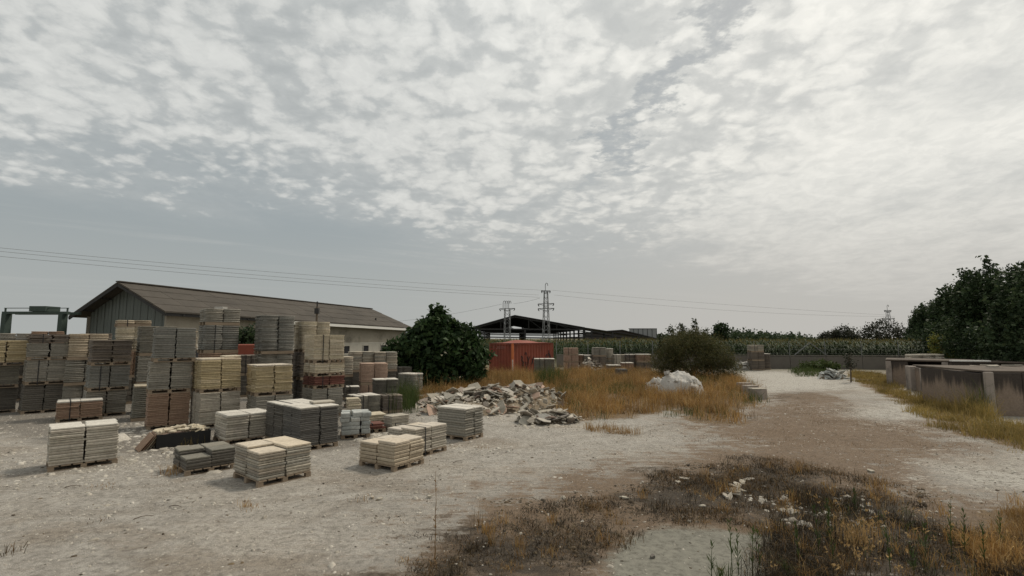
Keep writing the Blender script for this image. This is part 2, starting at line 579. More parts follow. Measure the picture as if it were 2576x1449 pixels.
def gheight(X, Y):
    X = np.asarray(X, float); Y = np.asarray(Y, float)
    b = inside(BROWN, X, Y); m = inside(MUD, X, Y); d = inside(DRY1, X, Y)
    rough = np.clip(b / .8, 0, 1) * np.clip(1 - m / .4 - .5, 0, 1)
    z = (fbm(X * .7, Y * .7, 3) - .5) * .10 * rough + (fbm(X * 2.8, Y * 2.8, 9, 3) - .5) * .05 * rough
    z += np.clip(d / 2.5, 0, 1) * (fbm(X * .35, Y * .35, 5) - .25) * .35
    z += (fbm(X * 1.3, Y * 1.3, 12, 3) - .5) * .018
    z -= np.clip(m / .6, 0, 1) * .025
    return np.where((np.abs(X) > 40) | (Y > 45), 0, z)


GZ = gheight(GX, GY)


def rut_dist(X, Y):
    """distance to the wheel tracks that curve from the near yard to the road end"""
    best = np.full(X.shape, 9.0)
    for pts_ in ([(560, 1500), (1000, 1260), (1400, 1160), (1750, 1080), (1900, 1010), (1960, 950)], [(2760, 1230), (2420, 1110), (2200, 1040), (2080, 985), (2000, 945)], [(1000, 1190), (1500, 1120), (1800, 1060), (1990, 990), (2020, 945)], [(-200, 1260), (500, 1250), (1000, 1190)], [(2700, 1450), (2300, 1150), (2100, 1050), (2030, 960)]):
        Q = [G(u_, v_)[:2] for u_, v_ in pts_]
        for a_, b_ in zip(Q[:-1], Q[1:]):
            e_ = b_ - a_
            L_ = math.hypot(*e_)
            t_ = np.clip(((X - a_[0]) * e_[0] + (Y - a_[1]) * e_[1]) / L_ ** 2, 0, 1)
            d_ = np.hypot(X - a_[0] - t_ * e_[0], Y - a_[1] - t_ * e_[1]) + (fbm(X * .5, Y * .5, 41) - .5) * .5
            best = np.minimum(best, np.abs(d_ - .85))
    return best


a_rut = np.clip(1 - rut_dist(GX, GY) / .28, 0, 1) * np.clip(fbm(GX * .4, GY * .4, 42) * 3 - .8, 0, 1) * (np.abs(GX) < 28) * (GY < 48)
GZ = GZ - a_rut * .018
ny, nx = GX.shape
idx = np.arange(nx * ny).reshape(ny, nx)
GF = np.stack([idx[:-1, :-1], idx[:-1, 1:], idx[1:, 1:], idx[1:, :-1]], -1).reshape(-1, 4)


def soft(poly, w, amp, sc, seed):
    d = inside(poly, GX, GY) + (fbm(GX * sc, GY * sc, seed) - .5) * amp
    return np.clip(.5 + d / w, 0, 1)


BROWN2 = gpoly([(1010, 1500), (1060, 1345), (1180, 1290), (1300, 1262), (1560, 1232), (1650, 1180), (1780, 1130), (2000, 1120), (2250, 1160), (2330, 1240), (2700, 1300), (2700, 1500)])
a_brown = np.maximum(soft(BROWN, 4.2, 3.6, .45, 21), soft(BROWN2, 1.9, 2.0, .6, 35))
a_dark = np.maximum(np.maximum(soft(DARK1, 1.7, 2.2, .9, 22), soft(DARK2, 1.8, 2.4, .9, 23)), soft(DARK3, 3.5, 2.5, .8, 28) * .62)
a_mud = soft(MUD, .7, .9, .9, 24)
a_pale = np.maximum(np.maximum(soft(PALE, 4.0, 3.0, .4, 25), soft(PALE2, 3.2, 2.8, .4, 26)), soft(ROAD, 4.5, 3.0, .4, 27))
a_dry = np.maximum(np.maximum(soft(DRY1, 1.5, 1.6, .7, 29), soft(DRY2, 1.2, 1.5, .7, 30)), soft(DRY3, 1.0, 1.2, .7, 33))
a_field = np.clip((GY - 46) / 6, 0, 1) + np.clip((np.abs(GX) - 32) / 8, 0, 1)
a_field = np.clip(a_field, 0, 1)
# ground colour slightly darker between the pallet towers
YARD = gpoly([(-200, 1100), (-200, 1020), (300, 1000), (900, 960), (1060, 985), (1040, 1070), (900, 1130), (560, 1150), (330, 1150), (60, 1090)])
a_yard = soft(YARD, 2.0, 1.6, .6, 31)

gm, q = mat_base('ground_surface', .95)


def att(name):
    return q.n('ShaderNodeAttribute', attribute_name=name).outputs['Fac']


p = pos(q)
fine = q.noise(p, 9.0, 8, .72)
mid = q.noise(p, 1.7, 6, .65)
big = q.noise(p, .32, 4, .6)
pebb = q.noise(p, 55, 4, .75)
streaky = q.noise(q.comb(q.m('MULTIPLY', q.sep(p)[0], 1.2), q.m('MULTIPLY', q.sep(p)[1], 5.5), 0.0), 1.0, 6, .7)


def msk(name, w=.9, lo=.36, hi=.64, f=None):
    n = q.m('ADD', q.m('MULTIPLY', q.m('SUBTRACT', fine if f is None else f, .5), w), q.m('ADD', q.m('MULTIPLY', q.m('SUBTRACT', mid, .5), w * 1.3), q.m('MULTIPLY', q.m('SUBTRACT', streaky, .5), w * .9)))
    return q.ss(q.m('ADD', att(name), n), lo, hi)


c = q.mix(q.ss(mid, .34, .68), (.265, .246, .217), (.365, .343, .308))
c = q.mix(q.m('MULTIPLY', q.ss(big, .45, .68), .5), c, (.37, .335, .285))
worn = q.noise(q.comb(q.m('MULTIPLY', q.sep(p)[0], .55), q.m('MULTIPLY', q.sep(p)[1], .9), 4.0), .55, 7, .72)
c = q.mix(q.m('MULTIPLY', q.ss(worn, .50, .66), .62), c, (.205, .168, .128))
c = q.mix(q.m('MULTIPLY', q.ss(streaky, .52, .74), .5), c, (.215, .188, .155))
c = q.mix(q.m('MULTIPLY', q.ss(q.m('ADD', att('rut'), q.m('MULTIPLY', q.m('SUBTRACT', fine, .5), .7)), .25, .9), .55), c, (.235, .21, .178))
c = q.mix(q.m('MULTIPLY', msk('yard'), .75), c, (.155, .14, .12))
c = q.mix(q.m('MULTIPLY', msk('brown', 1.5, .24, .78), .90), c, q.mix(mid, (.108, .071, .042), (.18, .125, .08)))
c = q.mix(msk('dry', .8), c, q.mix(fine, (.12, .082, .045), (.19, .13, .07)))
c = q.mix(q.m('MULTIPLY', msk('dark', 1.5, .28, .85), .92), c, q.mix(mid, (.026, .022, .017), (.066, .051, .036)))
c = q.mix(q.m('MULTIPLY', msk('pale', 1.5, .3, .9), .8), c, q.mix(mid, (.36, .34, .30), (.45, .43, .39)))
c = q.mix(msk('mud', .55, .3, .75), c, q.mix(mid, (.148, .143, .118), (.196, .188, .157)))
c = q.mix(q.m('MULTIPLY', att('field'), .9), c, (.11, .10, .055))
c = q.mix(1.0, c, q.ramp(fine, [(.36, (.62, .61, .59)), (.5, (1, 1, 1)), (.64, (1.2, 1.2, 1.18))]), 'MULTIPLY')
notmud = q.m('SUBTRACT', 1.0, q.m('MULTIPLY', att('mud'), .85))
grit = q.noise(p, 95, 3, .8)
c = q.mix(1.0, c, q.ramp(q.m('ADD', .5, q.m('MULTIPLY', q.m('SUBTRACT', grit, .5), notmud)), [(.36, (.48, .47, .45)), (.5, (1, 1, 1)), (.64, (1.42, 1.42, 1.4))]), 'MULTIPLY')
speck = q.m('MULTIPLY', q.ss(pebb, .60, .70), notmud)
c = q.mix(q.m('MULTIPLY', speck, .5), c, (.50, .475, .425))
speck2 = q.m('MULTIPLY', q.ss(q.noise(p, 38, 3, .7), .61, .70), notmud)
c = q.mix(q.m('MULTIPLY', speck2, .6), c, (.095, .08, .064))
q.put(q.b.inputs['Base Color'], c)
bump(q, q.m('MULTIPLY', notmud, q.m('ADD', q.m('MULTIPLY', fine, .75), q.m('ADD', q.m('MULTIPLY', pebb, .4), q.m('MULTIPLY', grit, .35)))), 1.0, .03)

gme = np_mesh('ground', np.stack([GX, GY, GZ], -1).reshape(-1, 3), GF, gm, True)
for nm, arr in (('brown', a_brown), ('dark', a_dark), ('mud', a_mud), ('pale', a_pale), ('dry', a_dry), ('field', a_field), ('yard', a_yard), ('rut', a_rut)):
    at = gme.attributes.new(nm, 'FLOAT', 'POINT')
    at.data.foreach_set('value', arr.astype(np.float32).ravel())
tag(put('ground', gme), kind='structure')


def gz(x, y):
    return float(gheight(np.array([x]), np.array([y]))[0])


# ------------------------------------------------------------------ foliage makers
def leaf_cloud(name, centers, n_per, spread, size, mat, seed, aspect=.6, droop=.3, parent=None, loc=(0, 0, 0), kind=None):
    rg = np.random.default_rng(seed)
    C = np.repeat(np.asarray(centers, float), n_per, 0)
    n = len(C)
    Pn = C + rg.normal(0, 1, (n, 3)) * np.asarray(spread)
    a = rg.uniform(0, 2 * np.pi, n)
    el = rg.normal(-droop, .6, n)
    d = np.stack([np.cos(a) * np.cos(el), np.sin(a) * np.cos(el), np.sin(el)], -1)
    t = rg.normal(0, 1, (n, 3))
    s = np.cross(d, t); s /= np.linalg.norm(s, axis=1, keepdims=True) + 1e-9
    L = (size * rg.uniform(.6, 1.3, n))[:, None]
    W = L * aspect * .5
    nrm = np.cross(d, s)
    V = np.stack([Pn, Pn + d * L * .45 + s * W + nrm * L * .08, Pn + d * L, Pn + d * L * .45 - s * W + nrm * L * .08], 1).reshape(-1, 3)
    F = np.arange(4 * n).reshape(-1, 4)
    o = put(name, np_mesh(name, V, F, mat), parent, loc)
    if kind: o['kind'] = kind
    return o


def blob_centers(blobs, n, seed, shell=.55):
    """points spread through lumpy ellipsoids, denser towards their skin"""
    rg = np.random.default_rng(seed)
    w = np.array([b[3] * b[4] * b[5] for b in blobs]) ** .75
    ids = rg.choice(len(blobs), n, p=w / w.sum())
    B = np.array(blobs)[ids]
    d = rg.normal(0, 1, (n, 3)); d /= np.linalg.norm(d, axis=1, keepdims=True)
    r = shell + (1 - shell) * rg.uniform(0, 1, n) ** .7
    r *= 1 + .22 * np.sin(d[:, 0] * 6 + ids) * np.sin(d[:, 1] * 5 + d[:, 2] * 7)
    return B[:, :3] + d * B[:, 3:6] * r[:, None]


def branches(mb, base, tips, r0, seed, sag=.2):
    rg = random.Random(seed)
    b = Vector(base)
    for t in tips:
        t = Vector(t)
        mids = []
        for f in (0, .3, .6, 1):
            p_ = b.lerp(t, f)
            p_.z += sag * math.sin(f * math.pi)
            if 0 < f < 1: p_ += Vector((rg.uniform(-.12, .12), rg.uniform(-.12, .12), 0))
            mids.append(p_)
        mb.tube(mids, [r0, r0 * .7, r0 * .45, r0 * .18], 5)


def blades(pts, per, h, w, spread, lean, mat, name, seed, parent=None, bend=.5, zf=None, hvar=.5):
    """tufts of thin bent blades as one mesh; returns mesh"""
    rg = np.random.default_rng(seed)
    C = np.repeat(np.asarray(pts, float), per, 0)
    n = len(C)
    xy = C + rg.normal(0, spread, (n, 2))
    z = (zf or gheight)(xy[:, 0], xy[:, 1]) - .01
    sc = np.repeat(rg.uniform(1 - hvar, 1 + hvar, len(pts)), per)
    H = h * sc * rg.uniform(.55, 1.25, n) * np.clip(.25 + 1.5 * fbm(C[:, 0] * .45, C[:, 1] * .45, seed + 5, 4), .3, 1.7)
    a = rg.uniform(0, 2 * np.pi, n)
    ln = np.abs(rg.normal(0, lean, n))
    dirv = np.stack([np.cos(a), np.sin(a)], -1)
    b = rg.uniform(0, 2 * np.pi, n)
    sd = np.stack([np.cos(b), np.sin(b), np.zeros(n)], -1) * (w * rg.uniform(.6, 1.4, n))[:, None]
    base = np.column_stack([xy, z])
    mid = base + np.column_stack([dirv * (H * ln * .4)[:, None], H * .58])
    tip = base + np.column_stack([dirv * (H * ln * (1 + bend))[:, None], H * np.clip(1 - .25 * ln, .4, 1)])
    V = np.stack([base - sd, base + sd, mid + sd * .7, mid - sd * .7, tip], 1).reshape(-1, 3)
    i = np.arange(n)[:, None] * 5
    F = np.concatenate([i + [0, 1, 2], i + [0, 2, 3], i + [3, 2, 4]], 0)
    return put(name, np_mesh(name, V, F, mat), parent)


def chips(pts, size, mat, name, seed, flatn=.45, zf=None, lift=.0):
    """small angular stones as one mesh"""
    rg = np.random.default_rng(seed)
    n = len(pts)
    unit = np.array([[-1, -1, 0], [1, -.8, 0], [.8, 1, 0], [-.9, .8, 0], [-.6, -.5, 1], [.6, -.6, .9], [.5, .6, 1], [-.5, .5, .85]])
    S = size * np.exp(rg.normal(0, .55, n))
    a = rg.uniform(0, 2 * np.pi, n)
    J = unit[None] * (1 + rg.normal(0, .22, (n, 8, 3)))
    ca, sa = np.cos(a)[:, None], np.sin(a)[:, None]
    x = (J[..., 0] * ca - J[..., 1] * sa * .7) * S[:, None]
    y = (J[..., 0] * sa + J[..., 1] * ca * .7) * S[:, None]
    zz = J[..., 2] * S[:, None] * flatn * rg.uniform(.5, 1.6, n)[:, None]
    g = (zf or gheight)(pts[:, 0], pts[:, 1])
    V = np.stack([x + pts[:, :1], y + pts[:, 1:2], zz + g[:, None] - .004 + lift], -1).reshape(-1, 3)
    f = np.array([[4, 5, 6, 7], [0, 1, 5, 4], [1, 2, 6, 5], [2, 3, 7, 6], [3, 0, 4, 7]])
    F = (np.arange(n)[:, None, None] * 8 + f[None]).reshape(-1, 4)
    return put(name, np_mesh(name, V, F, mat))


# ------------------------------------------------------------------ long warehouse on the left
def V3(a): return Vector([float(x) for x in a])


wh = empty('warehouse', (-30.4, 45, 0))
tag(wh, 'long warehouse with brown weathered gable roof and grey green end wall', 'warehouse')
LD = Vector((.26, .966, 0)).normalized()
WD = Vector((-LD.y, LD.x, 0))
E1 = V3(AT(415, 783, 45.0))                 # near right eave
wid = 11.4
E2 = E1 + WD * wid; E2.z = E1.z - .25
AP = E1 + WD * wid * .5; AP.z = V3(AT(283, 709, AP.y)).z
RF = V3(AT(935, 777, 88.5))
F1 = V3(AT(1040, 825, 87.0))
F2 = RF + (RF - F1); F2.z = F1.z
o0 = Vector(wh.location)
th = Vector((0, 0, -.14))


def slab_roof(name, a, b, c_, d, mat, parent, nseg=1):
    mb = MB()
    P_ = [x - o0 for x in (a, b, c_, d)]
    mb.add(P_ + [x + th for x in P_], [(0, 1, 2, 3), (7, 6, 5, 4), (0, 4, 5, 1), (1, 5, 6, 2), (2, 6, 7, 3), (3, 7, 4, 0)])
    return mb.build(name, mat, parent)


# each slope is laid as courses of corrugated sheets
ridge = MB().bar(AP - o0 + Vector((0, 0, .05)), RF - o0 + Vector((0, 0, .05)), .5, .1)
ridge.build('ridge_cap', M['rooftile'], wh)
for (a, b, c_, d, ncol) in ((E1, F1, RF, AP, 14), (AP, RF, F2, E2, 1)):
    nrow = 4 if ncol > 1 else 1
    for r in range(nrow):
        for j in range(ncol):
            f0, f1 = j / ncol, (j + 1) / ncol - (.0006 if ncol > 1 else 0)
            g0, g1 = r / nrow, min(1, (r + 1) / nrow + .012)
            lo0, lo1 = a.lerp(b, f0), a.lerp(b, f1)
            hi0, hi1 = d.lerp(c_, f0), d.lerp(c_, f1)
            z = Vector((0, 0, .035 * (nrow - r) * 0 + random.uniform(-.012, .012)))
            up = Vector((0, 0, .04))
            slab_roof('roof_sheet', lo0.lerp(hi0, g0) + z + up * 1.0, lo1.lerp(hi1, g0) + z + up, lo1.lerp(hi1, g1) + z, lo0.lerp(hi0, g1) + z, M['rooftile'], wh)
# side wall (set back under the eave), lower whitewashed band a little proud
s1 = E1 + WD * .9 + LD * 1.0; s2 = F1 + WD * .9 - LD * 1.0
s1.z = 0; s2.z = 0
n_out = -WD
h_e = 4.55
wall = MB()
wall.add([s1 - o0, s2 - o0, s2 - o0 + Vector((0, 0, h_e)), s1 - o0 + Vector((0, 0, h_e + .55)),
          s1 - o0 + WD * .25, s2 - o0 + WD * .25, s2 - o0 + WD * .25 + Vector((0, 0, h_e)), s1 - o0 + WD * .25 + Vector((0, 0, h_e + .55))],
         [(0, 1, 2, 3), (5, 4, 7, 6), (3, 2, 6, 7), (1, 5, 6, 2), (4, 0, 3, 7)])
wall.build('side_wall', M['plaster'], wh)
wl = MB()
t1, t2 = s1 + n_out * .06, s2 + n_out * .06
wl.add([t1 - o0, t2 - o0, t2 - o0 + Vector((0, 0, 2.35)), t1 - o0 + Vector((0, 0, 2.35)), s1 - o0 + Vector((0, 0, 2.40)), s2 - o0 + Vector((0, 0, 2.40))], [(0, 1, 2, 3), (3, 2, 5, 4)])
wl.build('whitewashed_band', M['plaster2'], wh)
L_side = (s2 - s1).length
sd = (s2 - s1).normalized()
for i in range(9):
    c0 = s1 + sd * (L_side * (.08 + .108 * i)) + n_out * .10 - o0
    f = MB().bar(c0 + Vector((0, 0, .85)) - sd * .75, c0 + Vector((0, 0, .85)) + sd * .75, .12, .14)
    f.bar(c0 + Vector((0, 0, 2.0)) - sd * .75, c0 + Vector((0, 0, 2.0)) + sd * .75, .12, .12)
    for s_ in (-.69, .69):
        f.bar(c0 + sd * s_ + Vector((0, 0, .92)), c0 + sd * s_ + Vector((0, 0, 1.94)), .1, .1)
    w_ = f.build('window', M['plaster2'], wh)
    pn = MB()
    e = sd * .64; cc = c0 - n_out * .03
    pn.quad(cc - e + Vector((0, 0, .92)), cc + e + Vector((0, 0, .92)), cc + e + Vector((0, 0, 1.94)), cc - e + Vector((0, 0, 1.94)))
    pn.build('pane', M['glass'], w_)
# white gutter along the eave of the far half and fascia
ga = E1.lerp(F1, .02) + Vector((0, 0, -.34)); gb = F1 + Vector((0, 0, -.34))
MB().bar(ga.lerp(gb, .28) + n_out * .16 - o0, gb + n_out * .16 - o0, .16, .34).build('gutter', M['whitestrip'], wh)
MB().bar(E1 + Vector((0, 0, -.24)) + WD * .18 - o0, F1 + Vector((0, 0, -.24)) + WD * .18 - o0, .12, .26).build('eave_beam', M['steel'], wh)
for i in range(12):
    a = E1.lerp(F1, (i + .5) / 12) + Vector((0, 0, -.25))
    MB().bar(a - o0, a + WD * 1.0 + Vector((0, 0, .1)) - o0, .1, .14).build('eave_bracket', M['steel'], wh)
# gable end in vertical corrugated sheets
g1 = E1 + LD * 1.3 + WD * .9; g2 = E2 + LD * 1.3 - WD * .9
ncol = 22
for j in range(ncol):
    f0, f1 = j / ncol, (j + 1) / ncol
    a, b = g1.lerp(g2, f0), g1.lerp(g2, f1)

    def top(pp):
        f = (pp - E1).dot(WD) / wid
        return (E1.z + (AP.z - E1.z) * (f / .5) if f < .5 else AP.z + (E2.z - AP.z) * ((f - .5) / .5)) - .2
    off = LD * (.03 * (j % 2))
    mb = MB()
    a0 = a + off - o0; b0 = b + off - o0; a0.z = b0.z = 0
    mid_ = (a0 + b0) / 2 - LD * .05
    ta, tb = top(a), top(b)
    mb.add([a0, mid_, b0, b0 + Vector((0, 0, tb)), mid_ + Vector((0, 0, (ta + tb) / 2)), a0 + Vector((0, 0, ta))], [(1, 0, 5, 4), (2, 1, 4, 3)])
    mb.build('wall_sheet', M['sheet'], wh)
# rafters along the overhanging verge
for (a, b) in ((E1, AP), (AP, E2)):
    MB().bar(a + LD * .05 + Vector((0, 0, -.28)) - o0, b + LD * .05 + Vector((0, 0, -.28)) - o0, .1, .22).build('barge_board', M['steel'], wh)
for f in (.12, .3, .5, .7, .88):
    a = (E1.lerp(AP, f / .5) if f < .5 else AP.lerp(E2, (f - .5) / .5)) + Vector((0, 0, -.26))
    MB().bar(a - o0, a + LD * 1.3 - o0, .09, .12).build('purlin', M['steel'], wh)
# vent pipes standing out of the roof
for (u, v, yy) in ((713, 786, 66), (945, 812, 80)):
    a = V3(AT(u, v, yy))
    MB().tube([a - o0 - Vector((0, 0, .7)), a - o0 + Vector((0, 0, .75))], .12, 8).build('vent_pipe', M['steel'], wh)
# far gable, closes the building
fg = MB()
fb1, fb2 = F1 + WD * .9 - LD * 1.0, F2 - WD * .9 - LD * 1.0
fb1.z = fb2.z = 0
fg.add([fb1 - o0, fb2 - o0, fb2 - o0 + Vector((0, 0, h_e)), RF - LD - o0 + Vector((0, 0, -.2)), fb1 - o0 + Vector((0, 0, h_e))], [(0, 1, 2, 3, 4)])
fg.build('end_wall', M['plaster'], wh)
bw = MB()
l2 = E2 - WD * .9 + LD; l2.z = 0
bw.add([l2 - o0, fb2 - o0, fb2 - o0 + Vector((0, 0, h_e)), l2 - o0 + Vector((0, 0, h_e + .5))], [(0, 1, 2, 3)])
bw.build('back_wall', M['plaster'], wh)

# utility pole in front of the warehouse
p0 = G(792, 928)
ytop = p0[1]
pt = V3(AT(792, 771, ytop))
up_ = empty('utility_pole', (p0[0], p0[1], 0))
tag(up_, 'dark utility pole with cap standing in front of the warehouse roof', 'pole')
MB().tube([(0, 0, 0), (0, 0, pt.z)], [.14, .10], 8).build('shaft', M['bark'], up_)
MB().box((0, 0, pt.z - .45), (.4, .32, .55)).build('junction_box', M['steel'], up_)
MB().tube([(0, 0, pt.z), (0, 0, pt.z + .5)], .07, 6).build('cap', M['steel'], up_)

# ------------------------------------------------------------------ gantry crane at far left
gc = empty('gantry_crane', (-44.0, 45.5, 0))
tag(gc, 'dark green gantry crane with two legs and a box trolley at far left', 'crane')


def gp(u, v, y=45.5): return V3(AT(u, v, y)) - Vector(gc.location)


for (u0, u1) in ((8, 27), (150, 168)):
    um = (u0 + u1) / 2
    a = gp(um, 790); wdt = (u1 - u0) / 1288 * 45 * .68
    mb = MB()
    mb.add([(a.x - wdt / 2, -.3, 0), (a.x + wdt / 2, -.3, 0), (a.x + wdt / 2, .3, 0), (a.x - wdt / 2, .3, 0),
            (a.x - wdt * .42, -.3, a.z), (a.x + wdt * .42, -.3, a.z), (a.x + wdt * .42, .3, a.z), (a.x - wdt * .42, .3, a.z)],
           [(3, 2, 1, 0), (4, 5, 6, 7), (0, 1, 5, 4), (1, 2, 6, 5), (2, 3, 7, 6), (3, 0, 4, 7)])
    mb.build('leg', M['crane'], gc)
    MB().box((a.x, 0, .35), (wdt * 1.6, 2.6, .5)).build('bogie', M['crane'], gc)
a, b = gp(10, 787), gp(172, 793)
b.z = a.z
MB().bar(a, b, .4, .22).build('girder', M['crane'], gc)
MB().bar(a + Vector((0, 0, .42)), b + Vector((0, 0, .42)), .06, .06).build('hand_rail', M['crane'], gc)
MB().bar(a + Vector((0, 1.2, 0)), b + Vector((0, 1.2, 0)), .35, .22).build('girder', M['crane'], gc)
for f in (.02, .98):
    c0 = a.lerp(b, f)
    MB().bar(c0, c0 + Vector((0, 0, .44)), .1).build('rail_post', M['crane'], gc)
c0 = a.lerp(b, .55)
MB().box((c0.x, .5, c0.z + .36), (1.45, 1.5, .46)).build('trolley', M['crane'], gc)

# ------------------------------------------------------------------ open steel shed behind the container
Y0, Y1 = 100.0, 172.0
sh = empty('open_shed', (3, Y0, 0))
tag(sh, 'dark open sided steel shed with gable roof behind the red container', 'shed')
A_ = (0.55 - 3, 7.55); Lx, Lz = -7.65 - 3, 5.25; Rx, Rz = 14.2 - 3, 5.15


def roofplane(x0, z0, x1, z1, y0, y1, nm, par, mat, t=.16):
    mb = MB()
    P_ = [(x0, y0, z0), (x1, y0, z1), (x1, y1, z1), (x0, y1, z0)]
    mb.add(P_ + [(x, y, z - t) for x, y, z in P_], [(0, 1, 2, 3), (7, 6, 5, 4), (0, 4, 5, 1), (1, 5, 6, 2), (2, 6, 7, 3), (3, 7, 4, 0)])
    return mb.build(nm, mat, par)


D = Y1 - Y0
nb = 9
for i in range(nb):
    y0_, y1_ = D * i / nb, D * (i + 1) / nb - .02
    roofplane(Lx, Lz, A_[0], A_[1], y0_, y1_, 'roof_sheet', sh, M['steel'])
    roofplane(A_[0], A_[1], Rx, Rz, y0_, y1_, 'roof_sheet', sh, M['steel'])
for i in range(nb + 1):
    y = min(D - .3, max(.3, D * i / nb))
    t = MB()
    t.bar((Lx, y, Lz - .35), (A_[0], y, A_[1] - .35), .18, .3)
    t.bar((A_[0], y, A_[1] - .35), (Rx, y, Rz - .35), .18, .3)
    t.bar((Lx, y, Lz - .45), (Rx, y, Rz - .45), .16, .26)
    for f in (.25, .5, .75):
        x = Lx + (Rx - Lx) * f
        zt = (Lz + (A_[1] - Lz) * (x - Lx) / (A_[0] - Lx)) if x < A_[0] else (A_[1] + (Rz - A_[1]) * (x - A_[0]) / (Rx - A_[0]))
        t.bar((x, y, Lz - .4), (x, y, zt - .4), .14)
        t.bar((x, y, zt - .4), (x + 2.5, y, Lz - .4), .1)
    t.build('truss', M['steel'], sh)
    for x in (Lx + .2, A_[0] + 2.0, Rx - .2):
        z = Lz - .3
        MB().bar((x, y, 0), (x, y, z), .34, .34, (0, 1, 0)).build('post', M['steel'], sh)
for (x, z) in ((Lx + .2, 4.1), (Lx + .2, 3.2), (A_[0] + 2, 4.0), (Rx - .2, 4.0), (Rx - .2, 3.2)):
    MB().bar((x, 0, z), (x, D, z), .3, .24).build('crane_rail', M['steel'], sh)
for y in (.4, D * .45, D - .4):
    for z in (4.15, 3.3):
        MB().bar((Lx, y, z), (Rx, y, z - .35), .16, .2).build('tie_beam', M['steel'], sh)
# lean-to frame on its right
for i in range(3):
    roofplane(Rx + .02, Rz - .05, 28.6 - 3, 2.95, i * 3.4, i * 3.4 + 3.35, 'lean_to_sheet', sh, M['steel'], .12)
for y in (.15, 9.8):
    for x in (15.5, 19.6, 24.6):
        xx = x - 3
        zt = Rz + (2.95 - Rz) * (xx - Rx) / (25.6 - Rx) - .2
        MB().bar((xx, y, 0), (xx, y, zt), .3, .3, (0, 1, 0)).build('post', M['steel'], sh)
    MB().bar((Rx, y, 3.55), (21, y, 3.15), .18, .2).build('tie_beam', M['steel'], sh)
    MB().bar((Rx, y, 4.6), (19, y, 3.35), .14, .16).build('tie_beam', M['steel'], sh)

# closed dark shed further right with a grey sheet-clad upstand
ds = empty('brown_shed', (30, 126, 0))
tag(ds, 'low dark brown shed with grey panelled upstand behind the corn', 'shed')
x0, x1 = AT(1490, 850, 126)[0] - 30, AT(1655, 850, 126)[0] - 30
zt = AT(1560, 830, 126)[2]
ze = AT(1655, 853, 126)[2]
xm = AT(1565, 850, 126)[0] - 30
mb = MB()
mb.add([(x0, 0, 0), (x1, 0, 0), (x1, 0, ze), (xm, 0, zt), (x0, 0, zt - .5), (x0, 14, 0), (x1, 14, 0), (x1, 14, ze), (xm, 14, zt), (x0, 14, zt - .5)],
       [(0, 1, 2, 3, 4), (6, 5, 9, 8, 7), (1, 6, 7, 2), (5, 0, 4, 9)])
mb.build('wall', M['shed'], ds)
mb = MB()
mb.add([(x0 - .5, -.5, zt - .48), (xm, -.5, zt + .08), (x1 + .5, -.5, ze + .0), (x1 + .5, 14.5, ze), (xm, 14.5, zt + .08), (x0 - .5, 14.5, zt - .48),
        (x0 - .5, -.5, zt - .66), (xm, -.5, zt - .1), (x1 + .5, -.5, ze - .18)], [(0, 1, 4, 5), (1, 2, 3, 4), (6, 7, 1, 0), (7, 8, 2, 1)])
mb.build('roof', M['steel'], ds)
xa, xb = AT(1585, 850, 128)[0] - 30, AT(1655, 850, 128)[0] - 30
z1_ = AT(1620, 829, 128)[2]
for i in range(6):
    f0, f1 = xa + (xb - xa) * i / 6, xa + (xb - xa) * (i + 1) / 6
    MB().box(((f0 + f1) / 2, 3, (z1_ + 2.2) / 2 + .2), (f1 - f0 - .12, .1, z1_ - 2.2)).build('panel', M['panel'], ds)
    MB().box((f1, 3, (z1_ + 2.2) / 2 + .2), (.12, .2, z1_ - 2.2)).build('panel_rib', M['steel'], ds)
MB().box(((xa + xb) / 2, 3, z1_ + .25), (xb - xa + .2, .25, .12)).build('panel_cap', M['steel'], ds)

# ------------------------------------------------------------------ lattice pylons and cables


def pylon(name, u, vtop, y, wbase, wtop, label, arms, hooks):
    x = AT(u, 850, y)[0]
    H = AT(u, vtop, y)[2]
    e = empty(name, (x, y, 0), R(12))
    tag(e, label, 'pylon', 'lattice pylons')
    hb = H - 1.3
    sx = lambda z: (wbase + (wtop - wbase) * z / hb) / 2
    for a in (-1, 1):
        for b in (-1, 1):
            MB().bar((a * sx(0), b * sx(0), 0), (a * sx(hb), b * sx(hb), hb), .085).build('leg', M['galv'], e)
    br = MB()
    nz = int(hb / .75)
    for i in range(nz):
        z0, z1 = hb * i / nz, hb * (i + 1) / nz
        for a, b, c_, d in ((-1, -1, 1, -1), (1, -1, 1, 1), (1, 1, -1, 1), (-1, 1, -1, -1)):
            if i % 2: a, b, c_, d = c_, d, a, b
            br.bar((a * sx(z0), b * sx(z0), z0), (c_ * sx(z1), d * sx(z1), z1), .045)
    br.build('bracing', M['galv'], e)
    for (z, half, tilt) in arms:
        z = hb + z
        mb = MB()
        mb.bar((-half, -.12, z - tilt), (half, -.12, z), .1)
        mb.bar((-half, .12, z - tilt), (half, .12, z), .1)
        mb.bar((-half, 0, z - tilt), (0, 0, z - .45), .07)
        mb.bar((half, 0, z), (0, 0, z - .45), .07)
        arm = mb.build('cross_arm', M['galv'], e)
        for xx, zz in ((-half, z - tilt), (half, z)):
            MB().tube([(xx, 0, zz), (xx * .97, 0, zz - .22), (xx * .86, 0, zz - .38)], .08, 6).build('insulator', M['steel'], arm)
    for hx in hooks:
        pts = [(hx, 0, hb), (hx, 0, H - .35), (hx + .1, 0, H - .08), (hx + .26, 0, H), (hx + .4, 0, H - .12), (hx + .43, 0, H - .45)]
        MB().tube(pts, .05, 5).build('jumper_loop', M['steel'], e)
    return e, H


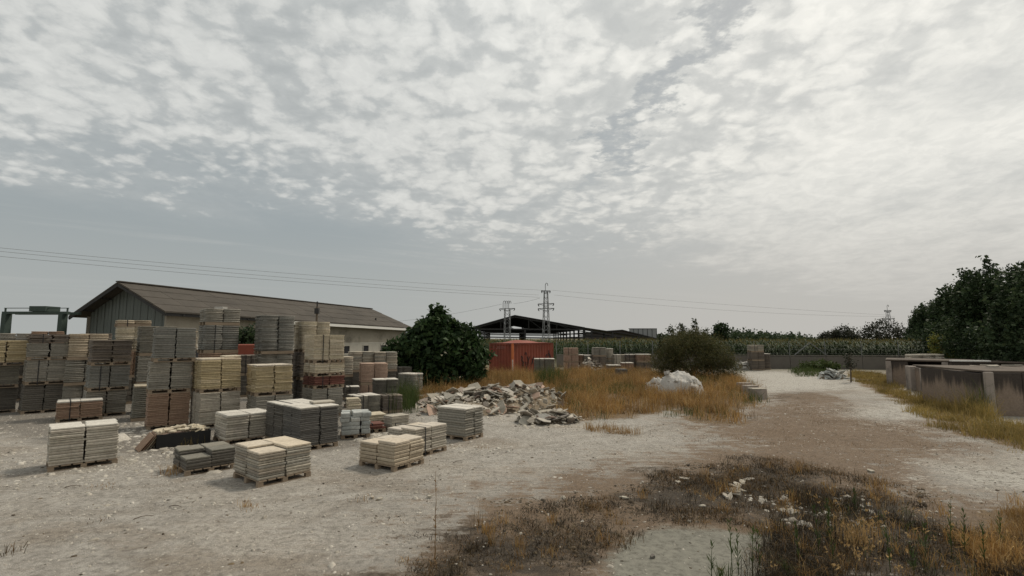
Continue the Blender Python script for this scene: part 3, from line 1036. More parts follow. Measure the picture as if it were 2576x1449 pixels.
pylon('lattice_pylon', 1374, 712, 85, 1.25, .5, 'tall lattice pylon with three cross arms above the shed roof',
      [(0, .75, 0), (-2.1, 1.35, .12), (-2.9, 1.35, .1)], [-.1])
pylon('lattice_pylon', 1276, 757, 90, 1.05, .85, 'shorter flat topped lattice pylon with looped jumpers above the shed roof',
      [(0, 1.35, .1)], [-.75, -.4, -.05, .25])
pylon('lattice_pylon', 2238, 767, 120, 1.3, .45, 'slender lattice pylon far off behind the round tree on the right',
      [(0, .9, 0), (-1.8, 1.7, .1)], [-.1])


def cable(label, a, b, sag, r=.017):
    a, b = V3(a), V3(b)
    pts = []
    for i in range(25):
        f = i / 24
        p_ = a.lerp(b, f); p_.z -= sag * 4 * f * (1 - f)
        pts.append(p_ - a)
    mb = MB().tube(pts, r, 4)
    o = mb.build('power_cable', M['galv'], None, a)
    tag(o, label, 'cable', 'overhead power cables')


cable('topmost power cable crossing the sky at left to the tall pylon', AT(-260, 598, 50), AT(1364, 730, 85), .5)
cable('middle power cable crossing the sky at left to the tall pylon', AT(-260, 606, 50), AT(1355, 742, 85), .5)
cable('lowest power cable crossing the sky at left to the tall pylon', AT(-260, 620, 50), AT(1358, 748, 85), .5)
cable('upper power cable from the tall pylon to the far slender pylon', AT(1388, 730, 85), AT(2226, 792, 120), .3)
cable('lower power cable from the tall pylon to the far slender pylon', AT(1394, 742, 85), AT(2250, 796, 120), .9)
cable('power cable joining the tall and the flat topped pylons', AT(1358, 750, 85), AT(1292, 764, 90), .1)
cable('power cable sloping from the flat topped pylon down behind the fig tree', AT(1262, 765, 90), AT(960, 812, 100), .4)

# ------------------------------------------------------------------ pallets of stone slabs
SLABS = {}


def slab_mesh(matkey, var):
    if (matkey, var) in SLABS: return SLABS[(matkey, var)]
    rg = random.Random(100 + var)
    V = []
    for z, ins in ((0, .020), (.010, .003), (.042, .0), (.055, .013)):
        for x, y in ((-.3, -.25), (.3, -.25), (.3, .25), (-.3, .25)):
            j = lambda: rg.uniform(-.005, .005)
            V.append((x - math.copysign(ins, x) + j(), y - math.copysign(ins, y) + j(), z))
    F = [(3, 2, 1, 0), (12, 13, 14, 15)]
    for r in range(3):
        for i in range(4):
            F.append((r * 4 + i, r * 4 + (i + 1) % 4, r * 4 + 4 + (i + 1) % 4, r * 4 + 4 + i))
    me = MB().add(V, F).mesh('slab', M[matkey])
    SLABS[(matkey, var)] = me
    return me


_box = {}


def unit_box(key, mat):
    if key not in _box:
        _box[key] = MB().box((0, 0, 0), (1, 1, 1)).mesh(key, mat)
    return _box[key]


SV, SF = None, None


def load(x, y, z0, yaw, w, d, h, mat, label, nx=2, ny=2, t=None, pallet=True, detail=True, jit=1.0, strap=False, drop=None, name='slab_pallet', top=None, piece='slab', cat='slab pallet', group='pallets of stone slabs'):
    """a pallet stacked with slabs; (x, y) is the centre of its base"""
    global SV, SF
    rg = random.Random(hash((round(x, 2), round(y, 2), round(z0, 2), label)) & 0xffff if False else int(abs(x * 311 + y * 733 + z0 * 57) * 10))
    e = empty(name, (x, y, z0), R(yaw))
    tag(e, label, cat, group)
    t = t or rg.choice([.046, .054, .060, .068, .078])
    if rg.random() < .22 and not drop: ny = 1
    if rg.random() < .3: strap = True
    ph = .13 if pallet else .02
    if pallet:
        if detail:
            pl = put('pallet', MB().box((0, -d / 2 + .06, .011), (w, .1, .022)).box((0, 0, .011), (w, .1, .022)).box((0, d / 2 - .06, .011), (w, .1, .022)).mesh('pallet', M['wood']), e)
            for bx in (-w / 2 + .06, 0, w / 2 - .06):
                for by in (-d / 2 + .06, 0, d / 2 - .06):
                    put('block', unit_box('block', M['wood']), pl, (bx, by, .064), (0, 0, 0), (.11, .095, .084))
            n = 6
            for i in range(n):
                put('board', unit_box('board', M['wood']), pl, (-w / 2 + w * (i + .5) / n, 0, .118), (0, 0, rg.uniform(-.01, .01)), (w / n * .8, d, .022))
        else:
            mb = MB()
            for by in (-d / 2 + .06, 0, d / 2 - .06):
                mb.box((0, by, .064), (w, .1, .12))
            put('pallet', mb.mesh('pallet', M['wood']), e)
    sw, sdp = w / nx, d / ny
    items = []
    nl = max(1, int(round((h - ph) / t)))
    lv = [t * rg.uniform(.78, 1.25) for _ in range(nl)]
    sc_ = (h - ph) / sum(lv)
    lv = [q_ * sc_ for q_ in lv]
    lean_x, lean_y = rg.gauss(0, .012) * jit, rg.gauss(0, .010) * jit
    for ix in range(nx):
        for iy in range(ny):
            dd = (drop or {}).get((ix, iy), 0)
            off = (rg.uniform(-.012, .012) * jit, rg.uniform(-.012, .012) * jit)
            kk = nl - dd
            zz_ = ph
            for l in range(kk):
                big = 1 if rg.random() > .08 * jit else 3.2
                tt = lv[l]
                lx = -w / 2 + sw * (ix + .5) + off[0] + rg.uniform(-.010, .010) * jit * big + lean_x * l * .07
                ly = -d / 2 + sdp * (iy + .5) + off[1] + rg.uniform(-.010, .010) * jit * big + lean_y * l * .07
                mk = mat
                if top and l >= kk - 1: mk = top
                items.append((lx, ly, zz_, rg.gauss(0, .014) * jit, (sw - .02) / .6 * rg.uniform(.965, 1.012), (sdp - .016) / .5 * rg.uniform(.965, 1.012), (tt - .002) / .055 * rg.uniform(.93, 1.0), mk, rg.randrange(7)))
                zz_ += tt
    if detail:
        for (lx, ly, lz, a, sx, sy, sz, mk, var) in items:
            put(piece, slab_mesh(mk, var), e, (lx, ly, lz), (0, 0, a), (sx, sy, sz))
    else:
        for mk in set(i[7] for i in items):
            Vs, Fs = [], []
            for (lx, ly, lz, a, sx, sy, sz, m_, var) in items:
                if m_ != mk: continue
                me = slab_mesh(mk, var)
                co = np.array([v.co[:] for v in me.vertices]) * (sx, sy, sz)
                ca, sa = math.cos(a), math.sin(a)
                co = np.column_stack([co[:, 0] * ca - co[:, 1] * sa + lx, co[:, 0] * sa + co[:, 1] * ca + ly, co[:, 2] + lz])
                b = len(Vs) * 16
                Vs.append(co)
                Fs.append(np.array([p_.vertices[:] for p_ in me.polygons]) + b)
            o = put('slab_rows', np_mesh('slab_rows', np.concatenate(Vs), np.concatenate(Fs), M[mk]), e)
            o['kind'] = 'stuff'
    if strap:
        s = MB()
        hh = h + .004
        xs = -w * .22
        s.box((xs, -d / 2 - .016, hh / 2), (.03, .006, hh)).box((xs, 0, hh + .003), (.03, d + .038, .006)).box((xs, d / 2 + .016, hh / 2), (.03, .006, hh))
        s.build('strap', M['strap'], e)
    return e, z0 + h


def corner(u, v, yaw, w, d, dx_=0.0, dy_=0.0):
    """centre of a w x d footprint whose nearest corner stands at this spot of the yard"""
    g = G(u, v)
    c_, s_ = math.cos(R(yaw)), math.sin(R(yaw))
    return g[0] + c_ * (w / 2 + dx_) - s_ * (d / 2 + dy_), g[1] + s_ * (w / 2 + dx_) + c_ * (d / 2 + dy_)


def tower(u, v, yaw, w, d, loads, detail=True, lean=0.0):
    x, y = corner(u, v, yaw, w, d)
    z = gz(x, y) - .012
    rg = random.Random(int(abs(u * 7 + v)))
    for i, L in enumerate(loads):
        kw = dict(L[3]) if len(L) > 3 else {}
        ww, dd = kw.pop('w', w), kw.pop('d', d)
        sx = kw.pop('sx', 0.0)
        _, z = load(x + sx + lean * i + rg.uniform(-.03, .03), y + rg.uniform(-.03, .03), z, yaw + rg.uniform(-1.8, 1.8), ww, dd, L[0], L[1], L[2], detail=kw.pop('detail', detail), **kw)


# front row
tower(119, 1189, 44, 1.27, .95, [(.97, 'white', 'leftmost front pallet of pale slabs, about sixteen layers, shadow on its left', dict(top='top', drop={(1, 0): 0, (1, 1): 0}))])
tower(644, 1228, 50, 1.15, 1.2, [(.74, 'mixed', 'frontmost low pallet of mixed grey and beige slabs, four tops showing', dict(top='toptan', drop={(0, 0): 1}))])
tower(468, 1199, 47, 1.05, 1.0, [(.50, 'dark', 'low uneven pallet of dark slabs touching the frontmost pallet on its left', dict(drop={(0, 0): 2}, top='green', jit=1.6))])
tower(570, 1120, 48, 1.25, 1.08, [(.84, 'white', 'waist high pallet of pale cream slabs behind the low dark pallet', dict(top='top'))])
xa, ya = corner(754, 1138, 47, 1.1, 1.15)
load(xa, ya, -.01, 47, 1.1, 1.15, 1.16, 'slate', 'tall dark grey pallet of slabs in the middle, nearest of the joined pair', top='top', drop={(1, 0): 0})
cs, sn = math.cos(R(47)), math.sin(R(47))
load(xa - sn * 1.2, ya + cs * 1.2, -.01, 47, 1.1, 1.15, 1.14, 'dark', 'dark slab pallet directly behind the tall dark one of the joined pair', top='top')
tower(858, 1106, 22, .85, .75, [(.78, 'whiteblock', 'pallet of whitish blocks with rough rectangular faces beside the tall dark pallet', dict(nx=3, ny=2, t=.125, jit=2.2, piece='block_course', cat='block pallet'))])
tower(990, 1188, 57, 1.0, 1.18, [(.66, 'tan', 'right front low pallet of tan slabs with a wooden base and yellowish top', dict(top='toptan', drop={(0, 1): 1, (1, 1): 1}))])
tower(1048, 1154, 56, 1.18, 1.08, [(.73, 'white', 'pallet of pinkish cream slabs just behind the right front tan pallet', dict(top='toptan', drop={(0, 1): 1, (1, 1): 1}))])
tower(1172, 1111, 57, .85, 1.15, [(.95, 'grey', 'upright pallet of grey white slabs in front of the rubble heap', dict(top='top'))])
tower(984, 1086, 50, .72, .5, [(.48, 'white', 'small short pile of pale slabs behind the pinkish cream pallet', dict(nx=1, ny=1))])
tower(139, 1064, 41, 1.32, .95, [(.75, 'brown', 'brown strapped pallet with a pale top behind the leftmost front pallet', dict(strap=True, top='top'))])
tower(872, 1077, 25, .45, .42, [(.98, 'cream', 'narrow wobbly column of pale cream slabs behind the whitish blocks', dict(nx=1, ny=1, t=.075, jit=3.5, pallet=False))])
tower(922, 1091, 30, .62, .55, [(.30, 'red', 'low pile of dark red slabs between the whitish blocks and the small pale pile', dict(nx=1, ny=1, jit=3))])
tower(905, 1070, 30, 1.0, .8, [(.34, 'cream', 'low pile of pale flat slabs behind the dark red pile', dict(nx=1, ny=1, jit=3))])

# towers, second row
tower(368, 1083, 40, 1.2, 1.0, [
    (1.18, 'brown', 'brown slab pallet at the foot of the grey tower left of the yellow tower', {}),
    (1.04, 'grey', 'middle grey slab pallet resting on the brown one', {}),
    (1.15, 'blue', 'blue grey slab pallet on top of the brown footed tower', dict(sx=.10))])
tower(499, 1079, 46, 1.28, 1.05, [
    (1.17, 'white', 'pale slab pallet under the front yellow one with a black gap', {}),
    (1.16, 'yellow', 'front yellow slab pallet with a pale loose slab on top', dict(top='toptan'))])
tower(640, 1072, 44, 1.26, 1.05, [
    (1.0, 'grey', 'grey slab pallet hidden low under the right hand yellow pallet', {}),
    (1.08, 'yellow', 'right hand yellow slab pallet beside the front yellow one', dict(jit=1.4, top='toptan'))])
tower(784, 1054, 43, 1.22, 1.05, [
    (1.1, 'grey', 'light grey slab pallet at the foot of the red banded tower', {}),
    (.46, 'red', 'thin dark red slab pallet in the middle of the mixed tower', dict(jit=1.8)),
    (.50, 'cream', 'short cream slab pallet just above the dark red one', {}),
    (1.08, 'cream', 'top cream slab pallet of the tower with the dark red layer', {})])
tower(212, 1052, 46, 1.27, 1.05, [
    (1.0, 'grey', 'grey slab pallet at the foot of the dark brown topped tower', {}),
    (.97, 'blue', 'blue grey slab pallet in the middle of the dark brown topped tower', {}),
    (.98, 'umber', 'dark brown slab pallet on top of the tower near the warehouse gable', dict(jit=1.8))], lean=.05)
tower(52, 1043, 48, 1.3, 1.05, [
    (1.15, 'dark', 'dark grey slab pallet at the foot of the second tower from the left edge', {}),
    (.98, 'grey', 'grey slab pallet in the middle of the second tower from the left edge', {}),
    (.68, 'grey', 'shorter grey slab pallet high in the second tower from the left edge', dict(jit=1.6)),
    (.36, 'umber', 'messy brown slabs on top of the second tower from the left edge', dict(jit=4, pallet=False))], lean=.05)
tower(-82, 1046, 48, 1.3, 1.05, [
    (1.02, 'dark', 'dark slab pallet at the foot of the tower cut by the left edge', {}),
    (.90, 'green', 'greenish slab pallet in the middle of the tower cut by the left edge', {}),
    (1.0, 'yellow', 'yellow slab pallet on top of the tower cut by the left edge', dict(sx=.12, jit=1.5))], lean=.10)

# towers, rows behind: slabs too small to pick apart
B = dict(detail=False)
tower(328, 1062, 38, 1.1, .9, [(1.30, 'green', 'greenish grey slab pallet squeezed left of the brown footed tower', dict(top='cream'))], **B)
tower(340, 1043, 43, 1.25, 1.0, [
    (1.15, 'dark', 'dark slab pallet at the foot of the tower behind the brown footed one', {}),
    (1.15, 'grey', 'grey slab pallet in the middle of the tower behind the brown footed one', {}),
    (1.2, 'green', 'greenish slab pallet topping the tower behind the brown footed one', {})], **B)
tower(506, 1043, 44, 1.26, 1.05, [
    (1.2, 'dark', 'dark slab pallet lowest in the tallest tower', {}),
    (1.22, 'brown', 'brown slab pallet showing just above the front yellow one', {}),
    (1.12, 'blue', 'blue grey slab pallet with a black gap, third up in the tallest tower', {}),
    (.68, 'grey', 'short grey slab pallet crowning the tallest tower', {})], **B)
tower(652, 1037, 44, 1.3, 1.0, [
    (1.2, 'dark', 'dark slab pallet lowest behind the right hand yellow pallet', {}),
    (1.16, 'grey', 'rough grey slab pallet peeking above the right hand yellow pallet', dict(jit=2)),
    (1.62, 'blue', 'extra tall blue grey slab pallet above the right hand yellow one', dict(jit=1.6))], **B)
tower(755, 1027, 44, 1.22, 1.0, [
    (1.2, 'dark', 'dark slab pallet lowest behind the red banded tower', {}),
    (1.2, 'umber', 'umber slab pallet in the middle behind the red banded tower', {}),
    (1.35, 'cream', 'cream slab pallet topping the tower under the warehouse eave', {})], **B)
tower(150, 1036, 46, 1.3, 1.05, [
    (1.05, 'grey', 'grey slab pallet lowest left of the dark brown topped tower', {}),
    (1.05, 'grey', 'grey slab pallet right under the tall yellowish one at left', {}),
    (1.1, 'tan', 'tan yellowish slab pallet atop the tower between the two left towers', {})], lean=.06, **B)
tower(284, 1019, 45, 1.28, 1.0, [
    (1.2, 'dark', 'dark slab pallet lowest in the tower below the warehouse gable', {}),
    (1.2, 'brown', 'red brown slab pallet in the tower below the warehouse gable', {}),
    (1.15, 'cream', 'cream slab pallet high in the tower below the warehouse gable', {}),
    (.3, 'tan', 'thin tan slab layer crowning the tower below the warehouse gable', {})], **B)
tower(64, 1012, 42, 1.2, 1.0, [
    (1.15, 'dark', 'dark slab pallet lowest behind the second tower from the left', {}),
    (1.15, 'grey', 'grey slab pallet midway behind the second tower from the left', {}),
    (1.05, 'brown', 'brown slab pallet showing between the crane legs', dict(jit=2))], lean=.04, **B)
tower(-30, 1014, 43, 1.2, 1.0, [
    (1.1, 'dark', 'dark slab pallet lowest in the far left rear tower', {}),
    (1.1, 'dark', 'dark slab pallet midway in the far left rear tower', {}),
    (1.05, 'grey', 'grey slab pallet on top of the far left rear tower below the crane', {})], lean=.08, **B)
tower(596, 1000, 38, 1.2, 1.0, [(1.1, 'dark', 'dark slab pallet lowest in the gap between the two yellow towers', {}), (1.05, 'umber', 'umber slab pallet below the red bin in the gap between the yellow towers', {})], **B)
tower(412, 1008, 42, 1.25, 1.0, [(1.2, 'dark', 'dark slab pallet lowest in the rear row behind the brown footed tower', {}), (1.2, 'umber', 'umber slab pallet midway in the rear row behind the brown footed tower', {}), (1.05, 'tan', 'tan slab pallet under the eave left of the tallest tower', dict(jit=1.6))], **B)
tower(-10, 990, 45, 1.3, 1.0, [(1.2, 'dark', 'dark slab pallet lowest in the rearmost row at the left edge', {}), (1.2, 'umber', 'umber slab pallet midway in the rearmost row at the left edge', {}), (.7, 'grey', 'grey slab pallet on top of the rearmost row at the left edge', {})], **B)
tower(190, 1003, 44, 1.3, 1.0, [(1.2, 'dark', 'dark slab pallet lowest in the rear row left of the gable tower', {}), (1.2, 'dark', 'dark slab pallet midway in the rear row left of the gable tower', {}), (.85, 'umber', 'umber slab pallet on top of the rear row left of the gable tower', {})], **B)
tower(700, 1003, 40, 1.25, 1.0, [(1.2, 'dark', 'dark slab pallet lowest in the rear row behind the right hand yellow tower', {}), (1.1, 'umber', 'umber slab pallet upper in the rear row behind the right hand yellow tower', {})], **B)
tower(825, 1008, 34, 1.2, 1.0, [(1.1, 'dark', 'dark slab pallet lower in the rear row behind the cream topped tower', {}), (1.0, 'mixed', 'mixed slab pallet upper in the rear row behind the cream topped tower', {})], **B)
# group in front of the warehouse end and the fig tree
tower(880, 990, 26, 1.25, 1.0, [(1.15, 'dark', 'dark slab pallet lowest left of the pinkish pallets', {}), (1.12, 'mixed', 'greyish brown slab pallet left of the pair below the warehouse windows', dict(t=.08))], **B)
tower(940, 988, 26, 1.25, 1.0, [(1.15, 'dark', 'dark slab pallet lowest behind the pinkish pallets', {}), (1.10, 'mixed', 'greyish brown slab pallet beside the fig tree below the warehouse windows', dict(t=.08))], **B)
tower(906, 1006, 24, 1.3, .9, [(.72, 'pink', 'pinkish slab pallet below the larger pinkish one', {}), (1.06, 'pink', 'large smooth pinkish slab pallet left of the fig tree', dict(jit=.4))], **B)
tower(941, 1022, 24, 1.05, .8, [(1.18, 'dark', 'dark slab pallet with a pale top right of the lower pinkish one', dict(top='top'))], **B)
tower(897, 1047, 40, 1.02, .95, [(.78, 'green', 'dark greenish slab pallet with a broad pale top behind the whitish blocks', dict(top='top'))], **B)
tower(964, 1041, 30, .82, .8, [(.72, 'umber', 'reddish brown slab pallet half hidden behind the green weeds', {})], **B)
tower(868, 1027, 25, .58, .6, [(.92, 'dark', 'narrow dark pallet with bright loose slabs on top beside the red banded tower', dict(top='top', nx=1, ny=1, jit=2))], **B)
tower(1036, 994, 54, .8, 1.1, [(1.13, 'blue', 'dark blue grey slab pallet with a pale top beside the fig tree trunk', dict(top='top'))], **B)
tower(986, 984, 30, 1.15, .9, [(1.36, 'dark', 'dark slab pallet behind the pale topped one beside the fig tree', {})], **B)
# loose slabs on the yellow tops and the highest tower
ls = MB().box((0, 0, .02), (.5, .32, .04), 0, .05)
tp = corner(506, 1043, 44, 1.26, 1.05)
tag(MB().prism([(-.2, -.12), (.16, -.16), (.24, .06), (.02, .16), (-.2, .1)], 0, .09).build('stone_chunk', M['rock'], None, (tp[0], tp[1], 4.22)), 'white stone chunk lying on top of the tallest tower', 'stone')
tp = corner(499, 1079, 46, 1.28, 1.05)
tag(put('loose_slab', slab_mesh('cream', 2), None, (tp[0] + .36, tp[1] + .12, 2.345), (.03, -.02, R(52)), (.9, .8, .9)), 'loose pale slab lying askew on the front yellow pallet', 'slab')
tp = corner(754, 1138, 47, 1.1, 1.15)
tag(put('loose_slab', slab_mesh('white', 1), None, (tp[0] + .18, tp[1] + .34, 1.15), (0, 0, R(36)), (1.0, .9, 1.0)), 'loose grey slab lying on the tall dark pallet in the middle', 'slab')

# far group right of the container
FAR = [
    (1420, 1456, 931, [(.72, 'pink'), (.70, 'pink'), (.68, 'pink')], 'pinkish slab pallet, {} of the pink stack right of the container'),
    (1457, 1470, 930, [(.75, 'brown'), (.7, 'brown')], 'brown slab pallet, {} of the narrow stack beside the pink stack'),
    (1471, 1491, 931, [(1.42, 'green')], 'greenish slab pallet behind the far broken slab pile'),
    (1493, 1526, 932, [(1.3, 'umber'), (.85, 'grey')], 'slab pallet, {} of the grey on brown stack near the corn'),
    (1528, 1543, 931, [(1.0, 'mixed'), (1.05, 'white')], 'slab pallet, {} of the pale stack near the corn'),
    (1545, 1562, 932, [(1.5, 'white')], 'pale upright slab pallet standing alone before the corn'),
    (1563, 1576, 930, [(1.45, 'mixed')], 'small greyish slab pallet between the pale and brown ones before the corn'),
    (1577, 1600, 931, [(1.5, 'umber')], 'umber slab pallet left of the two level brown stack by the bush'),
    (1603, 1640, 932, [(.75, 'umber'), (.78, 'brown')], 'brown slab pallet, {} of the wide stack left of the bush'),
    (1566, 1595, 936, [(.85, 'brown')], 'white topped brown slab pallet in the dry grass before the corn'),
    (1530, 1562, 941, [(.75, 'umber')], 'low umber slab pallet with a pale top right of the far broken slabs'),
    (1553, 1579, 951, [(.62, 'dark')], 'dark low slab pallet sunk in the dry grass'),
    (1343, 1397, 955, [(1.42, 'green')], 'greenish grey pallet with white top standing before the red container'),
    (1893, 1925, 932, [(.9, 'umber'), (.8, 'umber'), (.68, 'mixed')], 'slab pallet, {} of the three level stack at the far road end'),
    (1926, 1940, 930, [(1.55, 'umber')], 'narrow slab pallet leaning beside the three level stack at the far road end'),
]
WORD = {1: [''], 2: ['lower', 'upper'], 3: ['lowest', 'middle', 'topmost']}
for (u0, u1, v, lds, lab) in FAR:
    a, b = G(u0, v), G(u1, v)
    w = (b - a)[0] * .97
    x, y = (a[0] + b[0]) / 2, a[1] + .5
    z = gz(x, y) - .01
    for i, (h, mk) in enumerate(lds):
        _, z = load(x, y, z, random.uniform(-3, 5), w, 1.0, h, mk, lab.format(WORD[len(lds)][i]), detail=False, t=.07, nx=2 if w > .9 else 1, jit=.8,
                    top='top' if (i == len(lds) - 1 and mk in ('green', 'brown', 'umber', 'white')) else None)

# black crate of broken tiles
cx, cy = corner(392, 1130, 41, 1.3, .95)
bc = empty('tile_crate', (cx, cy, -.01), R(41))
tag(bc, 'low black crate heaped with broken pale tiles behind the front pallets', 'crate')
for (c_, s_) in (((0, -.465, .2), (1.3, .02, .36)), ((0, .465, .2), (1.3, .02, .36)), ((-.64, 0, .2), (.02, .908, .36)), ((.64, 0, .2), (.02, .908, .36))):
    MB().box(c_, s_).build('side_panel', M['blackbox'], bc)
MB().box((0, 0, .03), (1.26, .9, .05)).build('floor_panel', M['blackbox'], bc)
MB().box((0, 0, .2), (1.25, .89, .3)).build('rubble_fill', M['rubble'], bc)

PIECES = {}


def piece_mesh(matkey, var):
    if (matkey, var) in PIECES: return PIECES[(matkey, var)]
    rg = random.Random(500 + var)
    n = rg.choice([4, 5, 5, 6])
    a0 = rg.uniform(0, 6)
    poly = []
    for i in range(n):
        a = a0 + 2 * math.pi * (i + rg.uniform(-.25, .25)) / n
        r = rg.uniform(.28, .55)
        poly.append((math.cos(a) * r * 1.1, math.sin(a) * r * .8))
    mb = MB()
    t = .05
    V = [(x * .97, y * .97, 0) for x, y in poly] + [(x + rg.uniform(-.02, .02), y + rg.uniform(-.02, .02), t * .5) for x, y in poly] + [(x * .96, y * .96, t + rg.uniform(-.006, .006)) for x, y in poly]
    F = [tuple(range(n - 1, -1, -1)), tuple(range(2 * n, 3 * n))]
    for r in range(2):
        for i in range(n):
            F.append((r * n + i, r * n + (i + 1) % n, (r + 1) * n + (i + 1) % n, (r + 1) * n + i))
    me = mb.add(V, F).mesh('broken_slab', M[matkey])
    PIECES[(matkey, var)] = me
    return me


rg = random.Random(3)
for i in range(46):
    x, y = rg.uniform(-.56, .56), rg.uniform(-.4, .4)
    put('broken_tile', piece_mesh('cream', rg.randrange(8)), bc, (x, y, .36 + rg.uniform(0, .10) * (1 - abs(x))), (rg.gauss(0, .22), rg.gauss(0, .22), rg.uniform(0, 6)), (rg.uniform(.2, .42), rg.uniform(.2, .42), .6))
for i in range(7):
    a = G(352 + i * 8, 1134 - i * 2.5)
    o = put('leaning_tile', slab_mesh('brown' if i < 2 else 'tan', i % 5), None, (a[0] + .05, a[1] + .1, .20), (R(8), R(-52 - i * 2), R(41)), (.85, .9, .5))
    tag(o, ('brown' if i < 2 else 'tan') + ' slab leaning slanted on the black tile crate, ' + ['outermost', 'second from outside', 'third from outside', 'fourth from outside', 'fifth from outside', 'next to the innermost', 'innermost'][i], 'slab', 'slabs leaning on the tile crate')


# ------------------------------------------------------------------ rubble heap of broken slabs
def heap(name, label, cx, cy, rx, ry, hgt, n, seed, size=.55, mats=('rubble', 'rubble', 'white', 'mixed', 'pink'), nbumps=3, parts=True):
    rg = random.Random(seed)
    e = empty(name, (cx, cy, 0))
    tag(e, label, 'rubble')
    bumps = [(rg.uniform(-.45, .45), rg.uniform(-.3, .35), rg.uniform(.45, .8), rg.uniform(.5, 1)) for _ in range(nbumps)]

    def H(x, y):
        r = 0
        for bx, by, br, bh in bumps:
            q_ = ((x / rx - bx) ** 2 + (y / ry - by) ** 2) / br ** 2
            r = max(r, bh * max(0, 1 - q_))
        return r * hgt
    ng = 26
    V, F = [], []
    for j in range(ng + 1):
        for i in range(ng + 1):
            x, y = -rx + 2 * rx * i / ng, -ry + 2 * ry * j / ng
            V.append((x, y, max(0, H(x, y) - .08 + .05 * math.sin(x * 9) * math.cos(y * 8)) - .04))
    for j in range(ng):
        for i in range(ng):
            a = j * (ng + 1) + i
            F.append((a, a + 1, a + ng + 2, a + ng + 1))
    MB().add(V, F).build('earth_core', M['earth'], e, smooth=True)
    for i in range(n):
        for _ in range(30):
            x, y = rg.uniform(-1, 1) * rx, rg.uniform(-1, 1) * ry
            if H(x, y) > .02 or rg.random() < .06: break
        h_ = H(x, y)
        gxx, gyy = (H(x + .15, y) - h_) / .15, (H(x, y + .15) - h_) / .15
        s = size * min(1.7, math.exp(rg.gauss(-.12, .58)))
        tl = (.33 if n > 70 and size < .58 else .2) if h_ > .05 else .07
        put('broken_slab', piece_mesh(rg.choice(mats), rg.randrange(10)), e, (x, y, h_ + rg.uniform(-.03, .12) * (h_ > .05) + .005),
            (math.atan(gyy) + rg.gauss(0, tl), -math.atan(gxx) + rg.gauss(0, tl), rg.uniform(0, 6.28)), (s, s * rg.uniform(.7, 1.1), rg.uniform(.45, .95)))
    fp = np.array([(rg.gauss(0, .5) * rx, rg.gauss(0, .5) * ry) for _ in range(n * 5)])
    hz = lambda X, Y: np.array([H(a_, b_) for a_, b_ in zip(X, Y)])
    fr_ = chips(fp, .035, M[mats[1 % len(mats)]], 'small_fragments', seed + 70, .4, zf=hz)
    fr_.parent = e
    fr_['kind'] = 'stuff'
    return e


M['earth'] = flat('rubble_earth', (.23, .185, .13), .95, .3, 4)
c = G(1235, 1030)
heap('rubble_heap', 'large heap of broken stone slabs in front of the fig tree', c[0], c[1] + .6, 3.2, 3.0, 1.02, 298, 11, .52, nbumps=6, mats=('rubble', 'white', 'white', 'white', 'mixed', 'pink', 'grey'))
c = G(1385, 1062)
heap('rubble_heap', 'low spill of broken slabs at the right foot of the large heap', c[0], c[1], 1.3, 1.1, .30, 80, 12, .48, mats=('rubble', 'white', 'mixed'))
c = G(1490, 935)
heap('rubble_heap', 'far pile of broken slabs in the dry grass right of the container', c[0], c[1], 1.3, 1.2, 1.0, 90, 13, .6, mats=('white', 'rubble', 'umber'))
c = G(1880, 930)
heap('rubble_heap', 'white stone rubble left of the three level stack at the road end', c[0], c[1], 1.2, .9, .7, 50, 14, .5, mats=('rock',))
c = G(2010, 922)
heap('rubble_heap', 'white stone rubble against the far block wall', c[0], c[1], 1.5, .9, .6, 50, 15, .5, mats=('rock',))
c = G(2105, 953)
heap('rubble_heap', 'pale rubble pile beside the pale road before the block wall', c[0], c[1], 1.4, 1.0, .75, 60, 16, .5, mats=('rock', 'whiteblock'))
c = G(2120, 925)
heap('rubble_heap', 'small white rubble behind the thin dark sapling', c[0], c[1], 1.2, .9, .6, 40, 17, .5, mats=('rock',))


# ------------------------------------------------------------------ white boulders and concrete blocks
def boulder(u, v, rx, ry, rz, seed, label):
    import bmesh
    me = bpy.data.meshes.new('boulder')
    bm = bmesh.new()
    bmesh.ops.create_icosphere(bm, subdivisions=5, radius=1)
    rr = random.Random(seed)
    cuts = [(Vector((rr.gauss(0, 1), rr.gauss(0, 1), rr.gauss(.3, .7))).normalized(), rr.uniform(.55, .9)) for _ in range(16)]
    P_ = np.array([vv.co[:] for vv in bm.verts])
    n1 = fbm(P_[:, 0] * 1.7 + P_[:, 2] * 1.3 + 9, P_[:, 1] * 1.7 - P_[:, 2] * 1.1 + 7, seed, 3)
    n2 = fbm(P_[:, 0] * 7 + P_[:, 2] * 5 + 19, P_[:, 1] * 7 - P_[:, 2] * 4 + 17, seed + 3, 4)
    for vv, a_, b_ in zip(bm.verts, n1, n2):
        d = vv.co.copy()
        r_ = 1 + (a_ - .5) * .9
        p_ = d * r_
        for nrm, dist in cuts:
            e_ = p_.dot(nrm) - dist
            if e_ > 0: p_ -= nrm * e_ * .9
        p_ *= 1 + (abs(b_ - .5) * -2 + .5) * .16
        vv.co = Vector((p_.x * rx, p_.y * ry, p_.z * rz))
    bm.to_mesh(me); bm.free()
    me.materials.append(M['rock'])
    g = G(u, v)
    o = put('boulder', me, None, (g[0], g[1] + ry * .6, gz(g[0], g[1]) + rz * .30), (0, 0, seed))
    tag(o, label, 'boulder', 'white boulders')


